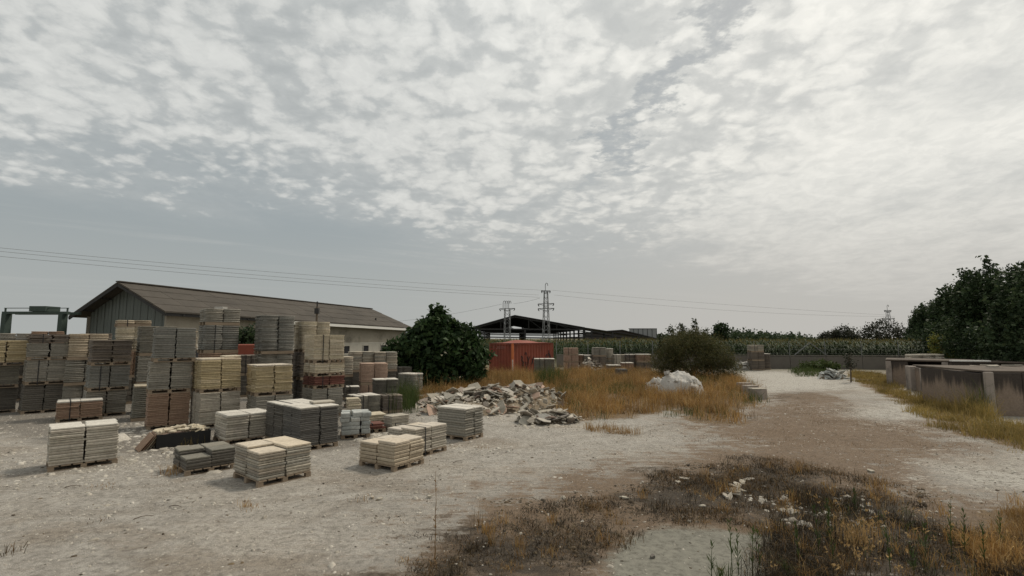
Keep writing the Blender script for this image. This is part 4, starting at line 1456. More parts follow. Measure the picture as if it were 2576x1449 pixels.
def mound(u, v, rx, ry, hgt, seed, label, n=46):
    """broken white stone mass, half buried"""
    g = G(u, v)
    e = empty('stone_mound', (g[0], g[1] + ry * .7, gz(g[0], g[1]) - .05))
    tag(e, label, 'stone mound', 'white stone mounds')
    ng = 60
    xs = np.linspace(-1.25, 1.25, ng + 1)
    X, Y = np.meshgrid(xs, xs)
    r_ = np.hypot(X + .12 * np.sin(Y * 4 + seed), Y)
    base = np.clip(1 - r_ ** 2.4, 0, 1) ** .55
    rid = 1 - np.abs(fbm(X * 1.6 + seed, Y * 1.6, seed, 4) - .5) * 3.0
    step = np.floor((fbm(X * 2.1 + 3, Y * 2.1 + seed, seed + 5, 3)) * 7) / 7
    Z = base * (.52 + .30 * rid + .42 * step) * hgt + (fbm(X * 9, Y * 9, seed + 9, 3) - .5) * .09 * (base > 0)
    Z = np.where(base > .01, Z, -.1)
    ii = np.arange((ng + 1) ** 2).reshape(ng + 1, ng + 1)
    F = np.stack([ii[:-1, :-1], ii[:-1, 1:], ii[1:, 1:], ii[1:, :-1]], -1).reshape(-1, 4)
    V = np.stack([X * rx, Y * ry, Z], -1).reshape(-1, 3)
    put('rock_mass', np_mesh('rock_mass', V, F, M['rock']), e)
    rg = random.Random(seed)
    for i in range(n):
        a = rg.uniform(0, 6.28); rr = rg.uniform(.55, 1.25)
        x, y = math.cos(a) * rr, math.sin(a) * rr
        zi = Z[min(ng, max(0, int((y + 1.25) / 2.5 * ng))), min(ng, max(0, int((x + 1.25) / 2.5 * ng)))]
        sc = .22 * math.exp(rg.gauss(0, .5))
        put('stone_fragment', piece_mesh('rock', rg.randrange(10)), e, (x * rx, y * ry, max(.06, zi)), (rg.gauss(0, .4), rg.gauss(0, .4), rg.uniform(0, 6)), (sc, sc, sc * 6))
    return e


mound(1722, 1003, 1.2, .9, 1.2, 41, 'large broken white stone mound in the dry grass before the feathery bush')
mound(1655, 985, .62, .5, .70, 43, 'smaller white stone mound left of the large one in the dry grass', 16)
for i, (u, v, s, lb) in enumerate(((1912, 1005, .72, 'pale concrete block at the grass edge, nearest of three'), (1893, 993, .7, 'concrete block in the middle of three at the grass edge'), (1878, 985, .7, 'concrete block farthest of three at the grass edge'))):
    g = G(u, v)
    mb = MB().box((0, 0, .25), (s, .5, .5))
    o = mb.build('concrete_block', M['concrete'], None, (g[0], g[1] + .25, gz(g[0], g[1]) - .02), (0, 0, R(6 + i * 9)))
    bv = o.modifiers.new('bevel', 'BEVEL'); bv.width = .02; bv.segments = 2
    tag(o, lb, 'concrete block', 'concrete blocks at the grass edge')
    if i == 0:
        tag(put('cap_slab', slab_mesh('white', 3), None, (g[0], g[1] + .25, gz(g[0], g[1]) + .48), (0, 0, R(6)), (1.2, 1.0, .9)), 'thin pale slab lying on the nearest concrete block', 'slab')

# ------------------------------------------------------------------ red container
kc = G(1290, 946)
ct = empty('shipping_container', (kc[0], kc[1], 0), R(53))
tag(ct, 'rusty red shipping container with black graffiti and a bright orange corner post', 'container')
CL, CW, CH = 6.06, 2.44, 2.59


def corr(length, z0, z1, depth, pitch, axis_):
    """trapezoid corrugated panel standing on local x or y"""
    xs = [0]; off = [0]
    x = .0
    while x < length - pitch:
        for dxx, oo in ((pitch * .3, 0), (pitch * .2, depth), (pitch * .3, depth), (pitch * .2, 0)):
            x += dxx; xs.append(x); off.append(oo)
    xs.append(length); off.append(0)
    V, F = [], []
    for x, oo in zip(xs, off):
        p_ = (x, oo) if axis_ == 'x' else (oo, x)
        V += [(p_[0], p_[1], z0), (p_[0], p_[1], z1)]
    for i in range(len(xs) - 1):
        f = (2 * i, 2 * i + 2, 2 * i + 3, 2 * i + 1)
        F.append(f if axis_ == 'x' else f[::-1])
    return MB().add(V, F)


corr(CL - .3, .16, CH - .12, .045, .42, 'x').build('side_wall', M['rustred'], ct, (.15, .03, 0))
corr(CL - .3, .16, CH - .12, .045, .42, 'x').build('side_wall', M['rustred'], ct, (.15, CW - .075, 0))
corr(CW - .3, .16, CH - .12, .06, .3, 'y').build('end_wall', M['rustred'], ct, (.03, .15, 0))
corr(CW - .3, .16, CH - .12, .06, .3, 'y').build('end_wall', M['rustred'], ct, (CL - .09, .15, 0))
for i, (x, y) in enumerate(((.075, .075), (CL - .075, .075), (.075, CW - .075), (CL - .075, CW - .075))):
    o = MB().box((x, y, CH / 2), (.15, .15, CH)).build('corner_post', M['orange'] if i == 0 else M['rustred'], ct)
    if i == 0:
        o['label'] = 'bright orange rusted corner post with flaked white paint below'
        MB().box((x - .078, y - .03, .72), (.006, .07, 1.15)).box((x - .04, y - .078, .72), (.06, .006, 1.15)).build('paint_flake', M['paintwhite'], o)
for y in (.06, CW - .06):
    MB().box((CL / 2, y, CH - .06), (CL - .3, .1, .12)).build('top_rail', M['rustred'], ct)
    MB().box((CL / 2, y, .09), (CL - .3, .1, .16)).build('bottom_rail', M['rustred'], ct)
for x in (.06, CL - .06):
    MB().box((x, CW / 2, CH - .06), (.1, CW - .3, .12)).build('top_rail', M['rustred'], ct)
    MB().box((x, CW / 2, .09), (.1, CW - .3, .16)).build('bottom_rail', M['rustred'], ct)
nxr, nyr = 30, 12
V, F = [], []
for j in range(nyr + 1):
    for i in range(nxr + 1):
        fx_, fy_ = i / nxr, j / nyr
        z = CH + .02 + .26 * math.sin(fx_ * math.pi) ** 1.5 * math.sin(fy_ * math.pi) * math.exp(-((fx_ - .4) / .35) ** 2) + .03 * math.sin(fx_ * 23) * math.sin(fy_ * math.pi)
        V.append((fx_ * (CL + .08) - .04, fy_ * (CW + .08) - .04, z))
for j in range(nyr):
    for i in range(nxr):
        a = j * (nxr + 1) + i
        F.append((a, a + 1, a + nxr + 2, a + nxr + 1))
MB().add(V, F).build('roof', M['rustred'], ct, smooth=True)
# spray painted strokes on the long side: (distance along, height)
G_STROKES = [[(1.15, 1.45), (1.25, 1.55), (1.36, 1.4), (1.3, 1.22), (1.22, 1.2)], [(1.3, 1.22), (1.42, 1.05), (1.38, .72)], [(1.5, 1.1), (1.46, .8), (1.58, .55)],
             [(1.75, 1.0), (1.85, 1.02), (1.86, .3)], [(1.86, .75), (1.98, .5), (2.0, .2)], [(1.72, 1.65), (1.82, 1.85), (1.92, 1.75), (1.88, 1.58)],
             [(2.0, 1.5), (2.2, 1.2)], [(2.42, 1.48), (2.2, 1.15), (2.12, .72)], [(2.62, .8), (3.02, 1.45)], [(2.72, 1.3), (2.9, .85)],
             [(3.25, 1.12), (3.4, 1.2)], [(3.2, .95), (3.36, .9), (3.5, 1.0)], [(4.9, .95), (4.88, 1.5), (5.0, 1.6), (5.1, 1.45)],
             [(5.2, 1.6), (5.36, 1.75), (5.3, 1.45), (5.55, 1.6)], [(5.3, 1.95), (5.5, 1.3), (5.62, 1.1)], [(5.2, 1.15), (5.45, 1.0), (5.7, 1.2), (5.4, .85)], [(5.6, 1.5), (5.75, .9)]]
for st in G_STROKES:
    mb = MB()
    for a, b in zip(st[:-1], st[1:]):
        mb.bar((a[0], .022, a[1]), (b[0], .022, b[1]), .012, .07, (0, 1, 0)) if False else mb.bar((a[0], .02, a[1]), (b[0], .02, b[1]), .075, .012, (0, 1, 0))
    mb.build('graffiti_stroke', M['paint'], ct)
# faded letters on the end wall near the top
LET = [[[(0, 0), (0, .26), (.12, .26)]], [[(0, .05), (.06, 0), (.13, .04), (.13, .26)]], [[(0, .26), (0, .03), (.13, .03), (.13, .26)]], [[(0, .26), (0, .03), (.13, .03), (.13, .26)]],
       [[(0, 0), (0, .26)], [(0, .13), (.14, .13)], [(.14, 0), (.14, .26)]]]
for i, L in enumerate(LET):
    mb = MB()
    for st in L:
        for a, b in zip(st[:-1], st[1:]):
            y0_ = 1.95 - i * .25
            mb.bar((.018, y0_ - a[0], 2.12 + a[1]), (.018, y0_ - b[0], 2.12 + b[1]), .012, .03, (1, 0, 0))
    mb.build('letter', M['letter'], ct)

# ------------------------------------------------------------------ concrete basins on the right
def basin(name, loc, rz, parts, label):
    e = empty(name, loc, rz)
    tag(e, label, 'concrete basin', 'concrete basins')
    for nm, c_, s_, mk in parts:
        o = MB().box(c_, s_).build(nm, M[mk], e)
        bv = o.modifiers.new('bevel', 'BEVEL'); bv.width = .025; bv.segments = 2
    return e


stain, q = mat_base('rain_streaked_concrete', .92)
p = pos(q)
sx_, sy_, sz_ = q.sep(p)
drip = q.noise(q.comb(q.m('MULTIPLY', sx_, 2.6), q.m('MULTIPLY', sy_, 2.6), q.m('MULTIPLY', sz_, .22)), 1.0, 6, .7)
hgt_ = q.ss(sz_, .35, 1.75)
dk = q.ss(q.m('ADD', drip, q.m('MULTIPLY', hgt_, .46)), .64, .88)
c_ = q.mix(q.noise(p, 1.5, 6, .65), (.18, .135, .10), (.29, .228, .178))
c_ = q.mix(q.m('MULTIPLY', dk, .88), c_, (.035, .03, .027))
c_ = q.mix(1.0, c_, q.ramp(q.noise(p, 14, 5, .7), [(.3, (.75, .75, .75)), (.7, (1.12, 1.12, 1.12))]), 'MULTIPLY')
q.put(q.b.inputs['Base Color'], c_)
bump(q, q.noise(p, 20, 6, .7), .6, .02)
M['stain'] = stain

kn = G(2487, 1046)
rgb = random.Random(8)
near_parts = [('wall_panel', (.65 + 1.25 * i, .12 + rgb.uniform(-.015, .015), .83 + rgb.uniform(-.02, .02)), (1.235, .24, 1.66), 'stain') for i in range(7)]
basin('concrete_basin', (kn[0], kn[1], -.02), R(-8), near_parts + [
    ('side_wall', (.14, 2.1, .82), (.24, 3.7, 1.64), 'stain'),
    ('rim_slab', (4.5, 2.2, 1.715), (8.9, 4.3, .08), 'conc_dark'), ('pilaster', (.06, -.08, .86), (.30, .14, 1.70), 'concrete')],
    'near concrete basin with black rain streaks cut by the right edge')
km = G(2293, 981)
ang = math.atan2(30 - 22.3, 23.4 - 20.2)
ang = math.degrees(ang) - 180
basin('concrete_basin', (km[0], km[1], -.02), R(-113), [
    *[('wall_panel', (1.5 + 1.32 * i, .14 + rgb.uniform(-.015, .015), .69 + rgb.uniform(-.015, .015)), (1.305, .26, 1.38), 'stain') for i in range(5)], ('pier', (.42, -.03, .71), (.95, .4, 1.42), 'concrete'),
    ('rim_slab', (4.05, 3.36, 1.45), (7.9, 6.5, .09), 'conc_dark'), ('end_wall', (.14, 3.4, .69), (.26, 6.2, 1.38), 'stain'), ('pilaster', (2.2, -.04, .70), (.16, .2, 1.38), 'concrete')],
    'middle concrete basin with stained wall along the pale road')
kf = G(2229, 973)
basin('concrete_basin', (kf[0] + .5, kf[1] + .6, -.02), R(-37), [
    ('post', (.15, .15, .8), (.3, .3, 1.56), 'concrete'), ('back_wall', (4.5, 3.0, .8), (9, .25, 1.6), 'stain'), ('rim_slab', (4.6, 1.62, 1.64), (9.2, 3.2, .10), 'conc_dark'), ('wall_panel', (.72, .16, .79), (.82, .2, 1.56), 'stain'), ('wall_panel', (4.2, .16, .79), (2.25, .2, 1.57), 'stain'),
    ('post', (2.9, .15, .8), (.3, .3, 1.56), 'concrete'), ('side_wall', (.14, 1.65, .79), (.22, 2.6, 1.54), 'stain')],
    'farthest concrete basin with a dark open bay under its rim slab')
for i, (u, v, yy, w, lb) in enumerate(((2310, 903, 36, 1.2, 'left of two pale block stacks standing behind the far basin'), (2341, 902, 36, 1.25, 'right of two pale block stacks standing behind the far basin'))):
    a = AT(u, 905, yy)
    load(a[0], a[1], 0, 0, w, .9, 1.9 - i * -.02, 'white', lb, detail=False, pallet=False, t=.2)
for i, (u, v, y, w, lb) in enumerate(((2440, 908, 29.5, 1.9, 'pale plank lying on the far basin rim'), (2520, 914, 26.5, 2.6, 'pale long plank lying on the middle basin rim'))):
    a = AT(u, v, y)
    o = MB().box((0, 0, 0), (w, .3, .07)).build('plank', M['whitestrip'], None, (a[0], a[1], 1.72 if i == 0 else 1.55), (0, 0, R(-10)))
    tag(o, lb, 'plank')

for i, (u, v, yy, zz_, lb) in enumerate(((2455, 912, 27.5, 1.50, 'grey broken slab lying on the middle basin rim'), (2480, 910, 28.5, 1.50, 'second broken slab lying on the middle basin rim further back'), (2540, 925, 23.5, 1.74, 'broken slab lying on the near basin rim by the right edge'), (2500, 922, 23.0, 1.74, 'small broken slab lying on the near basin rim above its corner'))):
    a = AT(u, v, yy)
    tag(put('loose_slab', piece_mesh('mixed', i + 2), None, (a[0], a[1], zz_), (.05, .04, i * 1.3), (.9, .7, 1.2)), lb, 'slab')

# ------------------------------------------------------------------ block wall with fence at the far side of the yard
wa, wb = G(1400, 923), G(2420, 931)
wv_ = V3(wb - wa); Lw = wv_.length; aw = math.atan2(wv_.y, wv_.x)
bwall = empty('block_wall', (wa[0], wa[1], 0), aw)
tag(bwall, 'long low grey block wall in front of the corn field', 'wall')
course, nblk = 6, int(Lw / .82)
bm_ = {}
for i in range(int(Lw / 3.3)):
    x = i * 3.3
    MB().box((x + 1.64, 0, .62), (3.26, .19, 1.24)).build('wall_panel', M['blockwall'], bwall, (0, random.uniform(-.015, .015), random.uniform(-.03, .03)))
    MB().box((x + 1.64, 0, 1.30), (3.2, .26, .07)).build('coping', M['blockwall'], bwall, (0, 0, random.uniform(-.01, .03)))
fe = empty('wire_fence', (wa[0], wa[1], 0), aw)
tag(fe, 'grey posts and wires of the fence on top of the block wall', 'fence')
for i in range(int(Lw / 3.3) + 1):
    MB().tube([(i * 3.3, .02, 1.2), (i * 3.3, .02, 2.75)], .03, 6).build('post', M['galv'], fe)
for z in (1.5, 1.9, 2.3, 2.7):
    MB().bar((0, .05, z), (Lw, .05, z), .012).build('wire', M['galv'], fe)
gb_ = V3(AT(1995, 880, wa[1])) - V3(wa)
dxx = Vector((gb_.x, gb_.y, 0)).length
for s in (-1, 1):
    MB().bar((dxx, -.05, 2.55), (dxx + s * 1.5, -.05, 1.33), .06).build('brace', M['galv'], fe)

# fence to the right behind the basins
fr = empty('chain_link_fence', (*AT(2395, 900, 42)[:2], 0), 0)
tag(fr, 'tall chain link fence with leaning posts in front of the tree row', 'fence')
f0 = Vector((0, 0, 0)); f1 = V3(AT(2640, 900, 31)) - Vector(fr.location); f1.z = 0
for i in range(7):
    a = f0.lerp(f1, i / 6)
    ln = random.uniform(-.25, .05)
    MB().tube([a, a + Vector((ln, 0, 2.9))], .035, 6).build('post', M['galv'], fr)
    if i % 2:
        MB().tube([a + Vector((.9, -.2, 0)), a + Vector((-.1, 0, 2.6))], .03, 6).build('brace', M['galv'], fr)
mesh_ = MB()
n_ = 70
for i in range(n_):
    a, b = f0.lerp(f1, i / n_), f0.lerp(f1, min(1, (i + 7) / n_))
    mesh_.bar(a + Vector((0, 0, .1)), b + Vector((0, 0, 2.7)), .006)
    mesh_.bar(a + Vector((0, 0, 2.7)), b + Vector((0, 0, .1)), .006)
mesh_.build('wire_mesh', M['galv'], fr)

# ------------------------------------------------------------------ trees and bushes
def tree(name, label, u, vbase, height, blobs, n_cl, per, spread, size, mat, seed, trunk_r=.14, tips=None, y=None, cat='tree', group=None, aspect=.6, shell=.55, trunk_h=1.2, droop=.3, shoots=0, shoot_h=.9):
    """blobs in local metres above the trunk foot"""
    g = G(u, vbase) if y is None else np.array([AT(u, 851, y)[0], y, 0])
    e = empty(name, (g[0], g[1], gz(g[0], g[1])))
    tag(e, label, cat, group)
    C = blob_centers(blobs, n_cl, seed, shell)
    C = C[C[:, 2] > .12]
    if shoots:
        rs = np.random.default_rng(seed + 1)
        hi = C[np.argsort(-(C[:, 2] + .35 * np.hypot(C[:, 0], C[:, 1])))][:max(shoots * 4, 40)]
        hi[:, 2] -= .1
        for q_ in hi[rs.choice(len(hi), shoots, replace=False)]:
            hh = shoot_h * rs.uniform(.4, 1.2)
            ns = max(3, int(hh / .14))
            lean_ = rs.normal(0, .15, 2)
            f_ = np.linspace(0, 1, ns)
            C = np.concatenate([C, np.column_stack([q_[0] + lean_[0] * f_ * hh, q_[1] + lean_[1] * f_ * hh, q_[2] - .15 + f_ * hh])])
    mb = MB()
    mb.tube([(0, 0, -.1), (.03, .02, trunk_h * .5), (0, 0, trunk_h)], [trunk_r * 1.2, trunk_r, trunk_r * .8], 7)
    rg = random.Random(seed)
    for _ in range(9):
        c = C[rg.randrange(len(C))]
        branches(mb, (0, 0, trunk_h * rg.uniform(.5, 1)), [tuple(c)], trunk_r * .5, rg.randrange(999))
    mb.build('trunk', M['bark'], e, smooth=True)
    leaf_cloud('crown', C, per, spread, size, mat, seed, aspect, droop, e)
    return e


# the dark fig tree
tree('fig_tree', 'large dark green fig tree between the slab pallets and the container', 1098, 972, 5, [
    (0, 0, 2.2, 2.5, 2.2, 1.7), (-.1, 0, 3.3, 1.45, 1.3, 1.05), (-2.0, 0, 1.95, 1.15, 1.3, 1.05), (2.1, -.1, 1.8, 1.05, 1.4, 1.35), (.6, -.8, 1.0, 2.2, 1.3, 1.0), (-.9, -.6, 2.9, 1.0, .9, .95),
    (1.2, 0, 2.95, 1.05, 1.0, .95), (.12, 0, 4.35, .5, .5, .6), (-2.75, 0, 2.0, .7, .7, .5), (.75, .1, 3.85, .5, .5, .45), (-.6, .1, 3.85, .45, .45, .45), (-1.7, 0, 2.95, .55, .55, .45), (2.3, 0, 2.75, .45, .5, .45),
    (-3.0, .1, 1.55, .5, .5, .4), (2.9, 0, 2.0, .4, .5, .5)],
     900, 12, .15, .36, M['fig'], 51, .2, trunk_h=1.2, aspect=.62, shoots=26, shoot_h=.45)
# feathery tamarisk bush
tree('feathery_bush', 'broad feathery olive green bush behind the white boulder', 1742, 957, 3.8, [
    (0, 0, 1.7, 2.3, 2.0, 1.7), (-.9, 0, 2.3, 1.3, 1.3, 1.1), (1.4, -.2, 1.5, 1.5, 1.4, 1.2), (-1.8, 0, 1.2, 1.2, 1.2, 1.0), (.6, 0, 2.6, 1.0, 1.0, .85), (2.3, -.4, .8, 1.0, 1.0, .8), (-.3, 0, 3.0, .6, .6, .5)],
     2000, 16, .17, .16, M['tamarisk'], 52, .1, cat='bush', aspect=.22, trunk_h=.6, droop=-.3)
# slim saplings behind the bush
for i, (u, vt, y, w, lb) in enumerate(((1689, 818, 44, .35, 'thin young tree at the left shoulder of the feathery bush'), (1715, 812, 45, .45, 'thin young tree rising behind the crest of the feathery bush'), (1746, 800, 44, .5, 'tallest slim young tree behind the feathery bush'), (1662, 834, 46, .45, 'leaning young tree at the left foot of the feathery bush'), (1776, 826, 46, .4, 'short young tree behind the right half of the feathery bush'))):
    H = AT(u, vt, y)[2]
    tree('sapling', lb, u, 0, H, [(0, 0, H * .55, w, w, H * .2), (.1, 0, H * .75, w * .8, w * .8, H * .14), (0, .05, H * .9, w * .55, w * .5, H * .1)], 60, 9, .10, .2, M['olive'], 60 + i, .05, y=y, trunk_h=H * .6, group='saplings behind the bush', shell=.2)
H = AT(1815, 812, 60)[2]
tree('small_tree', 'small dark pointed tree standing at the corn edge right of the bush', 1815, 0, H, [(0, 0, 3.6, .9, .9, .9), (0, 0, H - .6, .55, .55, .6), (.2, 0, 2.6, 1.0, 1.0, .7)], 150, 12, .2, .3, M['poplar'], 70, .1, y=60, trunk_h=2.0)
# far trees behind the corn
for i, (u, vt, y, rx, lb, mk) in enumerate(((2120, 822, 95, 2.4, 'small round dark tree far behind the corn', 'darkbush'), (2222, 805, 100, 4.2, 'broad round dark tree in front of the far slender pylon', 'darkbush'), (2078, 838, 110, 1.2, 'tiny dark tree far behind the corn beside a post', 'darkbush'))):
    H = AT(u, vt, y)[2]
    hz_ = max(1.2, (H - 1.2) / 2)
    tree('round_tree', lb, u, 0, H, [(0, 0, H - hz_, rx, rx, hz_), (rx * .4, 0, H - hz_ * 1.3, rx * .7, rx * .7, hz_ * .7), (-rx * .45, 0, H - hz_ * 1.3, rx * .65, rx * .65, hz_ * .7)], 420, 10, .3, .38, M[mk], 80 + i, .2, y=y, trunk_h=1.5)
# row of tall dense trees on the right
ROW = [(2650, 655, 30.5, 3.3, 'tree of the right hand row mostly outside the right edge'), (2528, 676, 36, 3.1, 'tallest tree of the right hand row near the right edge'), (2468, 686, 41, 2.8, 'tree of the right hand row left of the tallest'),
       (2412, 724, 50, 2.5, 'third tree of the right hand row, middle height'), (2372, 752, 60, 2.4, 'fourth tree of the right hand row, lower'), (2342, 772, 70, 2.3, 'fifth tree of the right hand row, smaller still'), (2318, 794, 82, 1.9, 'farthest and lowest tree of the right hand row')]
for i, (u, vt, y, rx, lb) in enumerate(ROW):
    H = AT(u, vt, y)[2] - 1.25
    rg = random.Random(90 + i)
    bl = [(0, 0, H * .54, rx * .92, rx, H * .36), (0, 0, H * .72, rx * .75, rx * .75, H * .25), (rx * .5, 0, H * .4, rx * .8, rx * .8, H * .33), (-rx * .5, .2, H * .4, rx * .8, rx * .8, H * .33)]
    for _ in range(7):
        bl.append((rg.uniform(-.8, .8) * rx, rg.uniform(-.5, .5) * rx, H * rg.uniform(.72, .9), .35 * rx * .5, .5, H * .11))
    for _ in range(16):
        bl.append((rg.uniform(-.95, .95) * rx, rg.uniform(-.6, .4) * rx, H * rg.uniform(.62, .93), .26, .26, H * rg.uniform(.06, .11)))
    bl.append((0, 0, H * .92, .4, .4, H * .09))
    tree('row_tree', lb, u, 0, H, bl, 820, 13, .15, .27, M['poplar'], 90 + i, .2, y=y, trunk_h=2.2, group='row of trees on the right', shoots=44, shoot_h=1.9)
# young yellowish tree and dark saplings near the basins
H = 3.3
tree('young_tree', 'young yellow green tree tied to a leaning stake behind the basins', 2362, 0, H, [(0, 0, 2.3, .55, .5, .8), (-.15, 0, 2.9, .4, .4, .45), (.4, 0, 1.9, .5, .5, .4)], 120, 10, .13, .2, M['lime'], 101, .05, y=39, trunk_h=1.4)
g = AT(2385, 880, 38.6)
tag(MB().tube([(g[0] + .6, g[1], 0), (g[0] - .5, g[1], 2.4)], .04, 6).build('stake', M['bark']), 'pale wooden stake leaning beside the young yellow green tree', 'stake')
tree('dark_sapling', 'thin dark sapling beside the pale rubble before the block wall', 2141, 962, 1.9, [(0, 0, 1.75, .3, .3, .4), (.1, 0, 1.2, .32, .3, .3)], 36, 8, .1, .13, M['darkbush'], 102, .045, trunk_h=1.3)
tree('green_shrub', 'low green shrub at the foot of the far block wall', 2062, 932, .9, [(0, 0, .4, 1.6, .8, .5), (-.9, 0, .35, .9, .6, .4), (1.0, 0, .3, .9, .6, .35)], 250, 9, .14, .2, M['greenweed'], 103, .03, cat='shrub', trunk_h=.3)
# bush between the towers, in front of the warehouse wall
tree('green_bush', 'dark green bush between two towers against the warehouse wall', 617, 0, 3.6, [(0, 0, 2.2, 1.7, 1.2, 1.6), (.5, 0, 3.0, 1.0, 1.0, .8)], 260, 10, .2, .3, M['poplar'], 104, .1, y=36, cat='bush')
# red brick-coloured container end seen between towers
g = AT(612, 900, 31)
rb = MB().box((0, 0, 1.32), (1.9, 2.0, 2.64))
o = rb.build('red_bin', M['rustred'], None, (g[0], g[1], 0), (0, 0, R(30)))
bv = o.modifiers.new('bevel', 'BEVEL'); bv.width = .05; bv.segments = 2
tag(o, 'dark red metal bin glimpsed between two towers below the green bush', 'bin')

# far tree line on the low rise
cs = []
rg = np.random.default_rng(5)
for i in range(620):
    u = rg.uniform(1640, 2072)
    y = rg.uniform(150, 190)
    crest = np.interp(u, [1640, 1800, 1850, 1900, 1990, 2060, 2072], [848, 846, 837, 841, 847, 855, 857]) + rg.normal(0, 2.0)
    z = AT(u, crest, y)[2]
    x = AT(u, 850, y)[0]
    cs.append((x, y, max(.5, rg.uniform(.45, 1) * z)))
tag(leaf_cloud('distant_wood', cs, 16, (1.1, 1.1, .55), .95, M['poplar'], 6), 'dark green distant wood on the skyline behind the corn', 'wood', kind='stuff')

# ------------------------------------------------------------------ corn field
rg = np.random.default_rng(8)
rows = [(1.6 + .75 * i, .26, 1.0) for i in range(9)] + [(9 + 2.2 * i, .45, 1.0) for i in range(18)]
PX, PY = [], []
for (off, sp, _) in rows:
    xs = np.arange(-6, 78, sp) + rg.normal(0, .04, len(np.arange(-6, 78, sp)))
    f = (xs - wa[0]) / (wb[0] - wa[0])
    PX.append(xs); PY.append(wa[1] + (wb[1] - wa[1]) * f + off + rg.normal(0, .06, len(xs)))
PX, PY = np.concatenate(PX), np.concatenate(PY)
keep = ~((PX < 8) & (PY < 62))
PX, PY = PX[keep], PY[keep]
n = len(PX)
HH = rg.uniform(1.95, 2.7, n) + .9 * (fbm(PX * .22, PY * .22, 4) - .5)
V, F = [], []
NL = 9
zz = np.linspace(.25, .92, NL)
allV, allF, base_i = [], [], 0
for l in range(NL):
    a = rg.uniform(0, 2 * np.pi, n)
    d = np.stack([np.cos(a), np.sin(a)], -1)
    s = np.stack([-np.sin(a), np.cos(a)], -1) * .06
    L = rg.uniform(.45, .8, n) * (1.15 - .45 * abs(zz[l] - .5))
    z0 = HH * zz[l]
    b0 = np.column_stack([PX, PY, z0])
    m0 = b0 + np.column_stack([d * (L * .5)[:, None], L * .42])
    t0 = b0 + np.column_stack([d * L[:, None], L * rg.uniform(-.25, .25, n)])
    s3 = np.column_stack([s, np.zeros(n)])
    Vl = np.stack([b0 - s3 * .6, b0 + s3 * .6, m0 + s3, m0 - s3, t0], 1).reshape(-1, 3)
    i5 = np.arange(n)[:, None] * 5 + base_i
    allV.append(Vl); allF.append(np.concatenate([i5 + [0, 1, 2], i5 + [0, 2, 3], i5 + [3, 2, 4]], 0)); base_i += 5 * n
corn = put('corn_field', np_mesh('corn_field', np.concatenate(allV), np.concatenate(allF), M['corn']))
tag(corn, 'tall green corn field behind the block wall', 'corn', kind='stuff')
# stalks and tassels
a = rg.uniform(0, 2 * np.pi, (n, 5)); el = rg.uniform(.7, 1.5, (n, 5)); L = rg.uniform(.2, .42, (n, 5))
b0 = np.repeat(np.column_stack([PX, PY, HH])[:, None], 5, 1)
d3 = np.stack([np.cos(a) * np.cos(el), np.sin(a) * np.cos(el), np.sin(el)], -1) * L[..., None]
s3 = np.stack([-np.sin(a), np.cos(a), np.zeros_like(a)], -1) * .028
Vt = np.stack([b0 - s3, b0 + s3, b0 + d3], 2).reshape(-1, 3)
tas = put('tassels', np_mesh('tassels', Vt, np.arange(len(Vt)).reshape(-1, 3), M['tassel']), corn)
st = np.stack([np.column_stack([PX - .018, PY, 0 * PX]), np.column_stack([PX + .018, PY, 0 * PX]), np.column_stack([PX + .012, PY, HH]), np.column_stack([PX - .012, PY, HH])], 1).reshape(-1, 3)
put('stalks', np_mesh('stalks', st, np.arange(len(st)).reshape(-1, 4), M['fig']), corn)

# ------------------------------------------------------------------ grasses
def stuff(o, label, cat):
    return tag(o, label, cat, kind='stuff')


def clump(sc, lo, seed, gain=3.0, floor=.0):
    return lambda x, y: np.clip((fbm(x * sc, y * sc, seed, 4) - lo) * gain, floor, 1)


grass1 = blades(scatter(DRY1, 2100, 201, 1.2, clump(.6, .40, 61)), 20, .42, .0075, .17, .85, M['straw'], 'dry_grass', 202, hvar=.7)
stuff(grass1, 'orange brown dry grass around the boulder and rubble heap', 'grass')
blades(scatter(DRY1, 420, 247, 1.0, clump(.45, .5, 68)), 16, .42, .007, .17, .5, M['greenweed'], 'green_growth', 248, grass1)
blades(scatter(DRY1, 800, 249, 1.0, clump(.7, .4, 69)), 10, .5, .006, .12, .6, M['seed'], 'pale_straw', 250, grass1)
blades(scatter(DRY1, 800, 203, .6, clump(.5, .42, 62)), 14, .72, .006, .14, .4, M['straw'], 'tall_stems', 204, grass1)
blades(scatter(DRY1, 700, 243, 1.4, clump(.6, .35, 65)), 16, .24, .008, .17, .7, M['brownweed'], 'brown_undergrowth', 244, grass1)
stuff(blades(scatter(DRY2, 1300, 205, .9, clump(.6, .3, 63)), 18, .26, .0075, .16, .65, M['straw2'], 'yellow_grass', 206, hvar=.7), 'yellowish dry grass along the foot of the basins', 'grass')
stuff(blades(scatter(DRY3, 210, 207, .6, clump(.9, .3, 64)), 24, .21, .0038, .11, .75, M['straw'], 'rust_grass', 208, hvar=.7), 'rust coloured dry grass in the lower right corner', 'grass')
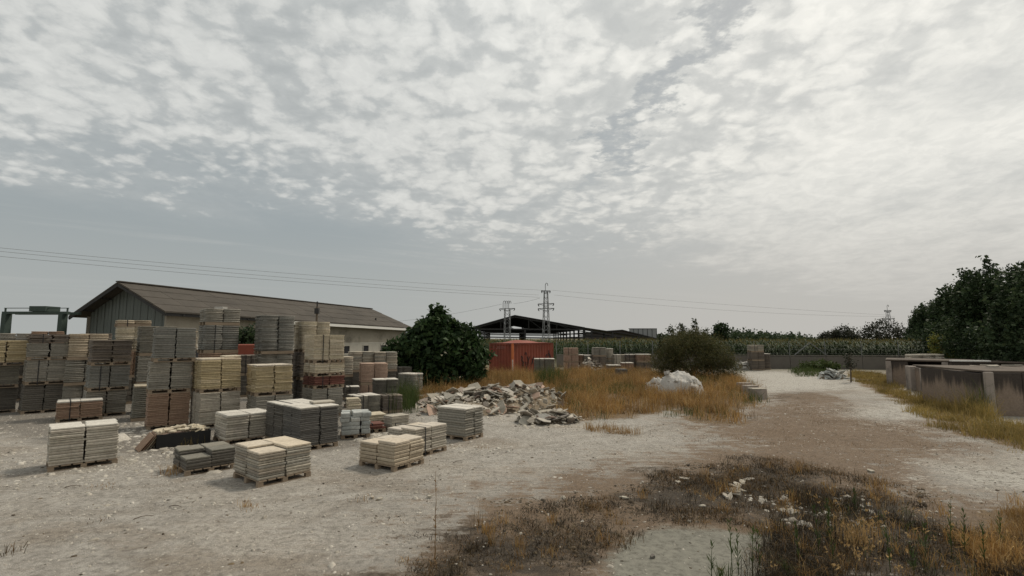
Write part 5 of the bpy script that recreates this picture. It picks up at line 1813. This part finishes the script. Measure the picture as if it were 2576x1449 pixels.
# low weeds of the foreground
nomud = lambda x, y: (inside(MUD, x, y) < -.1).astype(float)
DK = lambda x, y: nomud(x, y) * np.clip(fbm(x * .9, y * .9, 77, 4) * 4.0 - 1.55, 0.03, 1)
fgp = gpoly([(980, 1490), (1040, 1345), (1240, 1290), (1580, 1245), (1640, 1195), (1880, 1160), (2110, 1185), (2260, 1240), (2420, 1320), (2620, 1360), (2700, 1500)])
stuff(blades(scatter(fgp, 1400, 209, .9, DK), 12, .085, .0034, .10, 1.0, M['brownweed'], 'brown_weeds', 210, hvar=.8), 'low brown dried weeds across the foreground', 'weeds')
stuff(blades(scatter(fgp, 1600, 211, .8, DK), 12, .055, .0048, .10, 1.2, M['darkweed'], 'dark_weeds', 212, hvar=.8), 'matted blackish weeds on the dark foreground earth', 'weeds')
stuff(blades(scatter(fgp, 70, 255, .6, nomud), 26, .2, .0035, .06, .55, M['straw'], 'straw_clumps', 256, hvar=.6), 'separate straw clumps standing in the foreground weeds', 'grass')
stuff(blades(scatter(fgp, 60, 257, .6, nomud), 30, .13, .004, .08, .9, M['darkweed'], 'dark_clumps', 258, hvar=.6), 'separate dark dried clumps in the foreground weeds', 'weeds')
fg2 = gpoly([(1930, 1490), (1910, 1340), (2000, 1240), (2200, 1270), (2400, 1330), (2620, 1380), (2700, 1500)])
stuff(blades(scatter(fg2, 560, 213, .6, clump(1.1, .35, 66)), 15, .15, .0036, .09, .8, M['darkweed'], 'taller_brown_weeds', 214, hvar=.8), 'taller brown weeds in the right foreground', 'weeds')  # brown weeds in the dark material, lens vignette put into their colour
stuff(blades(scatter(fg2, 70, 215, .5), 10, .2, .0032, .07, .6, M['straw'], 'straw_tufts', 216, hvar=.8), 'orange straw tufts among the right foreground weeds', 'grass')
stuff(blades(scatter(fg2, 110, 245, .5), 7, .16, .0036, .05, .5, M['greenweed'], 'green_sprouts', 246, hvar=.8), 'small green sprouts among the right foreground weeds', 'weeds')
lp = scatter(fgp, 16000, 217, 1.2, lambda x, y: nomud(x, y) * np.clip(fbm(x * 1.3, y * 1.3, 78, 4) * 3 - .9, .08, 1))
stuff(chips(lp, .010, M['litter'], 'plant_litter', 218, .5), 'dark plant litter strewn over the foreground earth', 'litter')
# thin brown cover of the road shoulder
stuff(blades(scatter(BROWN, 2200, 219, 1.2, lambda x, y: nomud(x, y) * np.clip(fbm(x * .7, y * .7, 79, 4) * 4 - 1.5, .02, 1)), 5, .035, .0035, .14, 1.2, M['brownweed'], 'sparse_stubble', 220, hvar=.8), 'sparse brown stubble on the trodden earth', 'grass')

stuff(blades(scatter(gpoly([(2300, 1012), (2480, 1062), (2560, 1085), (2480, 1050), (2330, 995)]), 150, 251, .5), 20, .5, .006, .13, .45, M['straw2'], 'tall_verge_grass', 252, hvar=.7), 'taller straw weeds against the basin walls', 'grass')
stuff(blades(scatter(gpoly([(1640, 1000), (1780, 1012), (1800, 1030), (1650, 1020)]), 60, 253, .4), 16, .36, .0065, .13, .5, M['straw'], 'mound_grass', 254, hvar=.6), 'tall orange grass in front of the white stone mound', 'grass')
# seed heads in the right foreground
hp = np.concatenate([scatter(gpoly([(2105, 1460), (2120, 1330), (2200, 1320), (2210, 1440)]), 26, 221), scatter(fg2, 60, 222)])
hv = []
for x, y in hp:
    hv.append((x, y, gz(x, y) + random.uniform(.10, .30)))
stuff(leaf_cloud('seed_heads', hv, 6, (.02, .02, .02), .045, M['seed'], 223, .5, -.9), 'fluffy straw coloured seed heads in the right foreground', 'seed heads')

# isolated tufts on the pale gravel
TUFTS = [(428, 1195, .30, 60, .12, 'straw', 'straw coloured tuft at the left foot of the low dark pallet'), (618, 1275, .20, 24, .05, 'straw', 'small upright dry tuft in front of the frontmost pallet'),
         (640, 1278, .07, 30, .10, 'straw', 'flat orange tuft right of the small upright one'), (262, 1222, .07, 34, .13, 'straw', 'flat orange tuft below the leftmost front pallet'),
         (915, 1258, .10, 26, .14, 'straw', 'pale scattered tuft below the right front tan pallet'), (1210, 1128, .07, 34, .13, 'straw', 'orange tuft right of the pinkish cream pallet'),
         (1268, 1118, .08, 34, .14, 'straw', 'orange tuft below the large rubble heap'), (1140, 1125, .07, 26, .10, 'straw', 'orange tuft at the foot of the upright grey pallet'),
         (395, 1115, .34, 50, .16, 'straw2', 'yellowish weeds growing before the black tile crate'), (480, 1120, .30, 46, .16, 'straw2', 'yellowish weeds growing at the right of the black tile crate'),
         (250, 1312, .06, 20, .12, 'brownweed', 'small dead weed lying on the gravel at lower left'), (20, 1395, .14, 30, .10, 'brownweed', 'dead brown weed at the lower left edge'),
         (1240, 1370, .30, 26, .05, 'straw', 'upright rusty tuft left in the dark foreground patch'), (1305, 1372, .26, 26, .05, 'straw', 'upright rusty tuft right in the dark foreground patch'),
         (1205, 1325, .28, 22, .06, 'brownweed', 'tall brown tuft at the edge of the dark foreground patch'), (1655, 1285, .12, 60, .14, 'darkweed', 'dark bushy tuft in the blackened patch'),
         (1560, 1370, .12, 60, .12, 'brownweed', 'dark brown tuft at the edge of the mud'), (2150, 1370, .34, 120, .14, 'seed', 'golden feathery grass clump in the right foreground'),
         (1950, 1335, .22, 60, .12, 'straw', 'orange clump left of the golden feathery one')]
for i, (u, v, h, nb_, sp, mk, lb) in enumerate(TUFTS):
    g = G(u, v)
    o = blades(np.array([[g[0], g[1]]]), nb_, h, .004, sp, .45, M[mk], 'grass_tuft', 300 + i, hvar=.0)
    tag(o, lb, 'grass tuft', 'single grass tufts')
stuff(blades(scatter(gpoly([(1470, 1075), (1560, 1080), (1620, 1088), (1600, 1096), (1480, 1086)]), 60, 230), 10, .2, .005, .06, .3, M['straw'], 'stubble_row', 231), 'row of orange stubble on the gravel right of the rubble', 'grass')
stuff(blades(scatter(gpoly([(985, 1040), (1040, 1040), (1050, 1000), (1000, 1000)]), 60, 232), 26, .85, .006, .12, .28, M['greenweed'], 'green_weeds', 233), 'tall green weeds in front of the reddish pallet', 'weeds')
stuff(blades(scatter(gpoly([(1345, 975), (1410, 975), (1420, 958), (1350, 958)]), 50, 234), 26, .8, .008, .15, .3, M['greenweed'], 'green_weeds', 235), 'green weeds at the foot of the white topped pallet', 'weeds')
stuff(blades(scatter(gpoly([(1400, 1000), (1560, 1000), (1580, 975), (1420, 972)]), 90, 236), 22, .45, .008, .2, .4, M['greenweed'], 'green_weeds', 237), 'green patches among the dry grass behind the rubble', 'weeds')
stuff(blades(scatter(gpoly([(2000, 948), (2080, 948), (2080, 930), (1990, 930)]), 80, 238), 20, .35, .012, .2, .4, M['greenweed'], 'green_weeds', 239), 'green weeds below the far block wall', 'weeds')
stuff(blades(scatter(gpoly([(2440, 1045), (2490, 1050), (2486, 1020), (2450, 1015)]), 40, 240), 26, .8, .006, .12, .3, M['greenweed'], 'green_weeds', 241), 'green weeds against the corner of the near basin', 'weeds')


# tall green stalks in the foreground
def stalk(u, v, h, seed, label, mat='greenweed', nleaf=16, group='foreground weed stalks'):
    rg = random.Random(seed)
    g = G(u, v)
    e = empty('weed_stalk', (g[0], g[1], gz(g[0], g[1]) - .01))
    tag(e, label, 'weed', group)
    lx, ly = rg.uniform(-.08, .08), rg.uniform(-.06, .06)
    pts = [(lx * f * f * h, ly * f * f * h, h * f) for f in (0, .25, .5, .75, 1)]
    MB().tube(pts, [.006, .005, .004, .003, .0012], 5).build('stem', M[mat], e)
    for i in range(nleaf):
        f = rg.uniform(.15, .97)
        a = rg.uniform(0, 6.28)
        L = rg.uniform(.06, .15) * (1.2 - f * .6)
        b = Vector((lx * f * f * h, ly * f * f * h, h * f))
        d = Vector((math.cos(a) * .6, math.sin(a) * .6, .8)).normalized() * L
        s = Vector((-math.sin(a), math.cos(a), 0)) * .008
        MB().add([b, b + d * .5 + s, b + d, b + d * .5 - s], [(0, 1, 2, 3)]).build('leaf', M[mat], e)
    return e


S = [(1842, 1440, .52, 'green stalk cluster rising at the right end of the mud patch'), (1858, 1446, .44, 'shorter green stalk beside the mud patch end'), (1893, 1452, .50, 'leafy green stalk just right of the mud patch'),
     (1912, 1440, .40, 'thin green stalk between the mud patch and the golden clump'), (2060, 1395, .55, 'dark green stalk left of the golden feathery clump'), (2098, 1425, .62, 'tall dark stalk touching the golden feathery clump'),
     (2085, 1330, .34, 'short dark stalk behind the golden feathery clump'), (2395, 1405, .66, 'tallest leafy stalk toward the lower right corner'), (2428, 1398, .48, 'leafy stalk right of the tallest one at lower right'),
     (1790, 1462, .36, 'low green stalk at the bottom edge over the mud'), (2300, 1448, .3, 'small green stalk at the bottom edge near the lower right')]
S += [(2010, 1425, .45, 'green stalk between the mud stalks and the golden clump'), (2240, 1440, .55, 'dark green stalk right of the golden clump at the bottom'), (2330, 1415, .42, 'short green stalk left of the tallest leafy one'), (2480, 1440, .5, 'green stalk nearest the lower right corner'), (2150, 1290, .3, 'short dark stalk above the golden clump'), (2520, 1380, .38, 'short stalk near the right edge in rusty grass')]
for i, (u, v, h, lb) in enumerate(S):
    stalk(u, v, h * 1.35, 400 + i, lb, nleaf=24)
for i, (u, v, lb) in enumerate(((1812, 1450, 'green reed tuft at the bottom edge over the mud'), (1990, 1448, 'bright green reed tuft at the bottom edge right of the mud'))):
    g = G(u, v)
    tag(blades(np.array([[g[0], g[1]]]), 26, .32, .006, .07, .5, M['greenweed'], 'reed_tuft', 420 + i, hvar=0), lb, 'reed', 'green reed tufts')
# single bare dry stem standing on the gravel
g = G(1094, 1405)
ds_ = empty('dry_stem', (g[0], g[1], gz(g[0], g[1])))
tag(ds_, 'single tall bare dry stem standing in the dark foreground patch', 'weed')
pts = [(random.uniform(-.008, .008), 0, 1.17 * f) for f in np.linspace(0, 1, 12)]
MB().tube(pts, [.008 - .0055 * f for f in np.linspace(0, 1, 12)], 5).build('stem', M['brownweed'], ds_)
for i in range(14):
    z = random.uniform(.2, 1.05); a = random.uniform(0, 6.28)
    MB().bar((0, 0, z), (math.cos(a) * .03, math.sin(a) * .03, z + .025), .006).build('bud', M['brownweed'], ds_)

# ------------------------------------------------------------------ stones
yardp = gpoly([(-300, 1500), (-300, 1060), (300, 1030), (1000, 1010), (1500, 1075), (1800, 1060), (2100, 1020), (2500, 1100), (2700, 1250), (2700, 1500)])
stuff(chips(scatter(yardp, 22000, 501, .3, lambda x, y: np.where(inside(BROWN, x, y) > 0, .35, 1.0)), .0085, M['chip'], 'gravel', 502, .6), 'small pale gravel strewn over the yard', 'gravel')
stuff(chips(scatter(yardp, 1500, 503, .3, lambda x, y: np.where(inside(BROWN, x, y) > 0, .3, 1.0)), .015, M['chip'], 'stones', 504, .5), 'scattered larger pale stones on the yard', 'gravel')
stuff(chips(scatter(gpoly([(870, 1105), (1060, 1140), (1040, 1100), (920, 1085)]), 160, 505), .05, M['chip'], 'stone_debris', 506, .35), 'stone debris on the ground between the pallets', 'gravel')
stuff(chips(scatter(gpoly([(290, 1150), (560, 1160), (520, 1100), (300, 1060)]), 200, 507), .045, M['chip'], 'stone_debris', 508, .35), 'stone debris around the black tile crate', 'gravel')
stuff(chips(scatter(gpoly([(1850, 1240), (2180, 1250), (2230, 1330), (1990, 1320)]), 150, 509), .035, M['chip'], 'stone_debris', 510, .4), 'pale stone debris in the right foreground weeds', 'gravel')
stuff(chips(scatter(yardp, 5000, 511, .3), .010, M['litter'], 'dark_grit', 512, .45), 'dark grit and twig bits strewn over the yard', 'gravel')
stuff(chips(scatter(gpoly([(-60, 1240), (1240, 1130), (1200, 1080), (700, 1060), (100, 1070), (-100, 1080)]), 2600, 513, .5, clump(.8, .35, 71)), .022, M['chip'], 'stone_debris', 514, .4), 'pale stone crumbs lying around the feet of the pallets', 'gravel')
# flat stones and tile shards that stand out one by one
FL = [(1722, 1205, .13, 'pale flat shard at the edge of the blackened patch, upper one'), (1705, 1212, .11, 'pale flat shard just left below the upper one'), (1570, 1253, .11, 'white shard left of the blackened patch'),
      (1768, 1273, .07, 'small bright stone below the row of tiles'), (1640, 1400, .06, 'single dark stone lying on the mud patch'), (2190, 1186, .10, 'white flat shard on the pale strip at right'),
      (1080, 1252, .05, 'small white stone left of the dry stem'), (955, 1257, .08, 'pale shard below the right front pallet'), (935, 1253, .06, 'smaller pale shard beside it below the right front pallet')]
for i, (u, v, s, lb) in enumerate(FL):
    g = G(u, v)
    tag(put('stone_shard', piece_mesh('white' if i != 4 else 'dark', i), None, (g[0], g[1], gz(g[0], g[1]) + .004), (.06, .05, i), (s * 2, s * 1.8, .6)), lb, 'stone', 'flat stones on the ground')
for i in range(11):
    f = i / 10
    g = G(1872 - 38 * f + random.uniform(-4, 4), 1208 + 42 * f)
    o = put('sunken_tile', piece_mesh('white', i % 9), None, (g[0] + random.uniform(-.1, .1), g[1], gz(g[0], g[1]) + .005), (random.gauss(.05, .16), random.gauss(0, .16), random.uniform(0, 6)), (.30 + .18 * f, .17, .6))
    tag(o, 'pale broken tile in the slanting row sunk in the weeds, ' + ['farthest', 'second farthest', 'third farthest', 'fourth farthest', 'fifth farthest', 'middle one', 'fifth nearest', 'fourth nearest', 'third nearest', 'second nearest', 'nearest'][i], 'tile', 'row of tiles sunk in the weeds')
for i, (u, v, lb) in enumerate(((1150, 1165, 'bent dry twig on the gravel right of the tan pallet'), (175, 1228, 'dark twig on the gravel below the leftmost pallet'), (440, 1275, 'short twig on the gravel near the lower left'), (350, 1308, 'curved twig at lower left on the gravel'))):
    g = G(u, v)
    z = gz(g[0], g[1]) + .012
    a = random.uniform(-.4, .8)
    pts = [(g[0] + math.cos(a) * t * .28 - .1, g[1] + math.sin(a) * t * .28, z + .03 * math.sin(t * 3)) for t in (0, .35, .7, 1)]
    tag(MB().tube(pts, [.008, .007, .006, .003], 5).build('twig', M['bark']), lb, 'twig', 'twigs on the gravel')
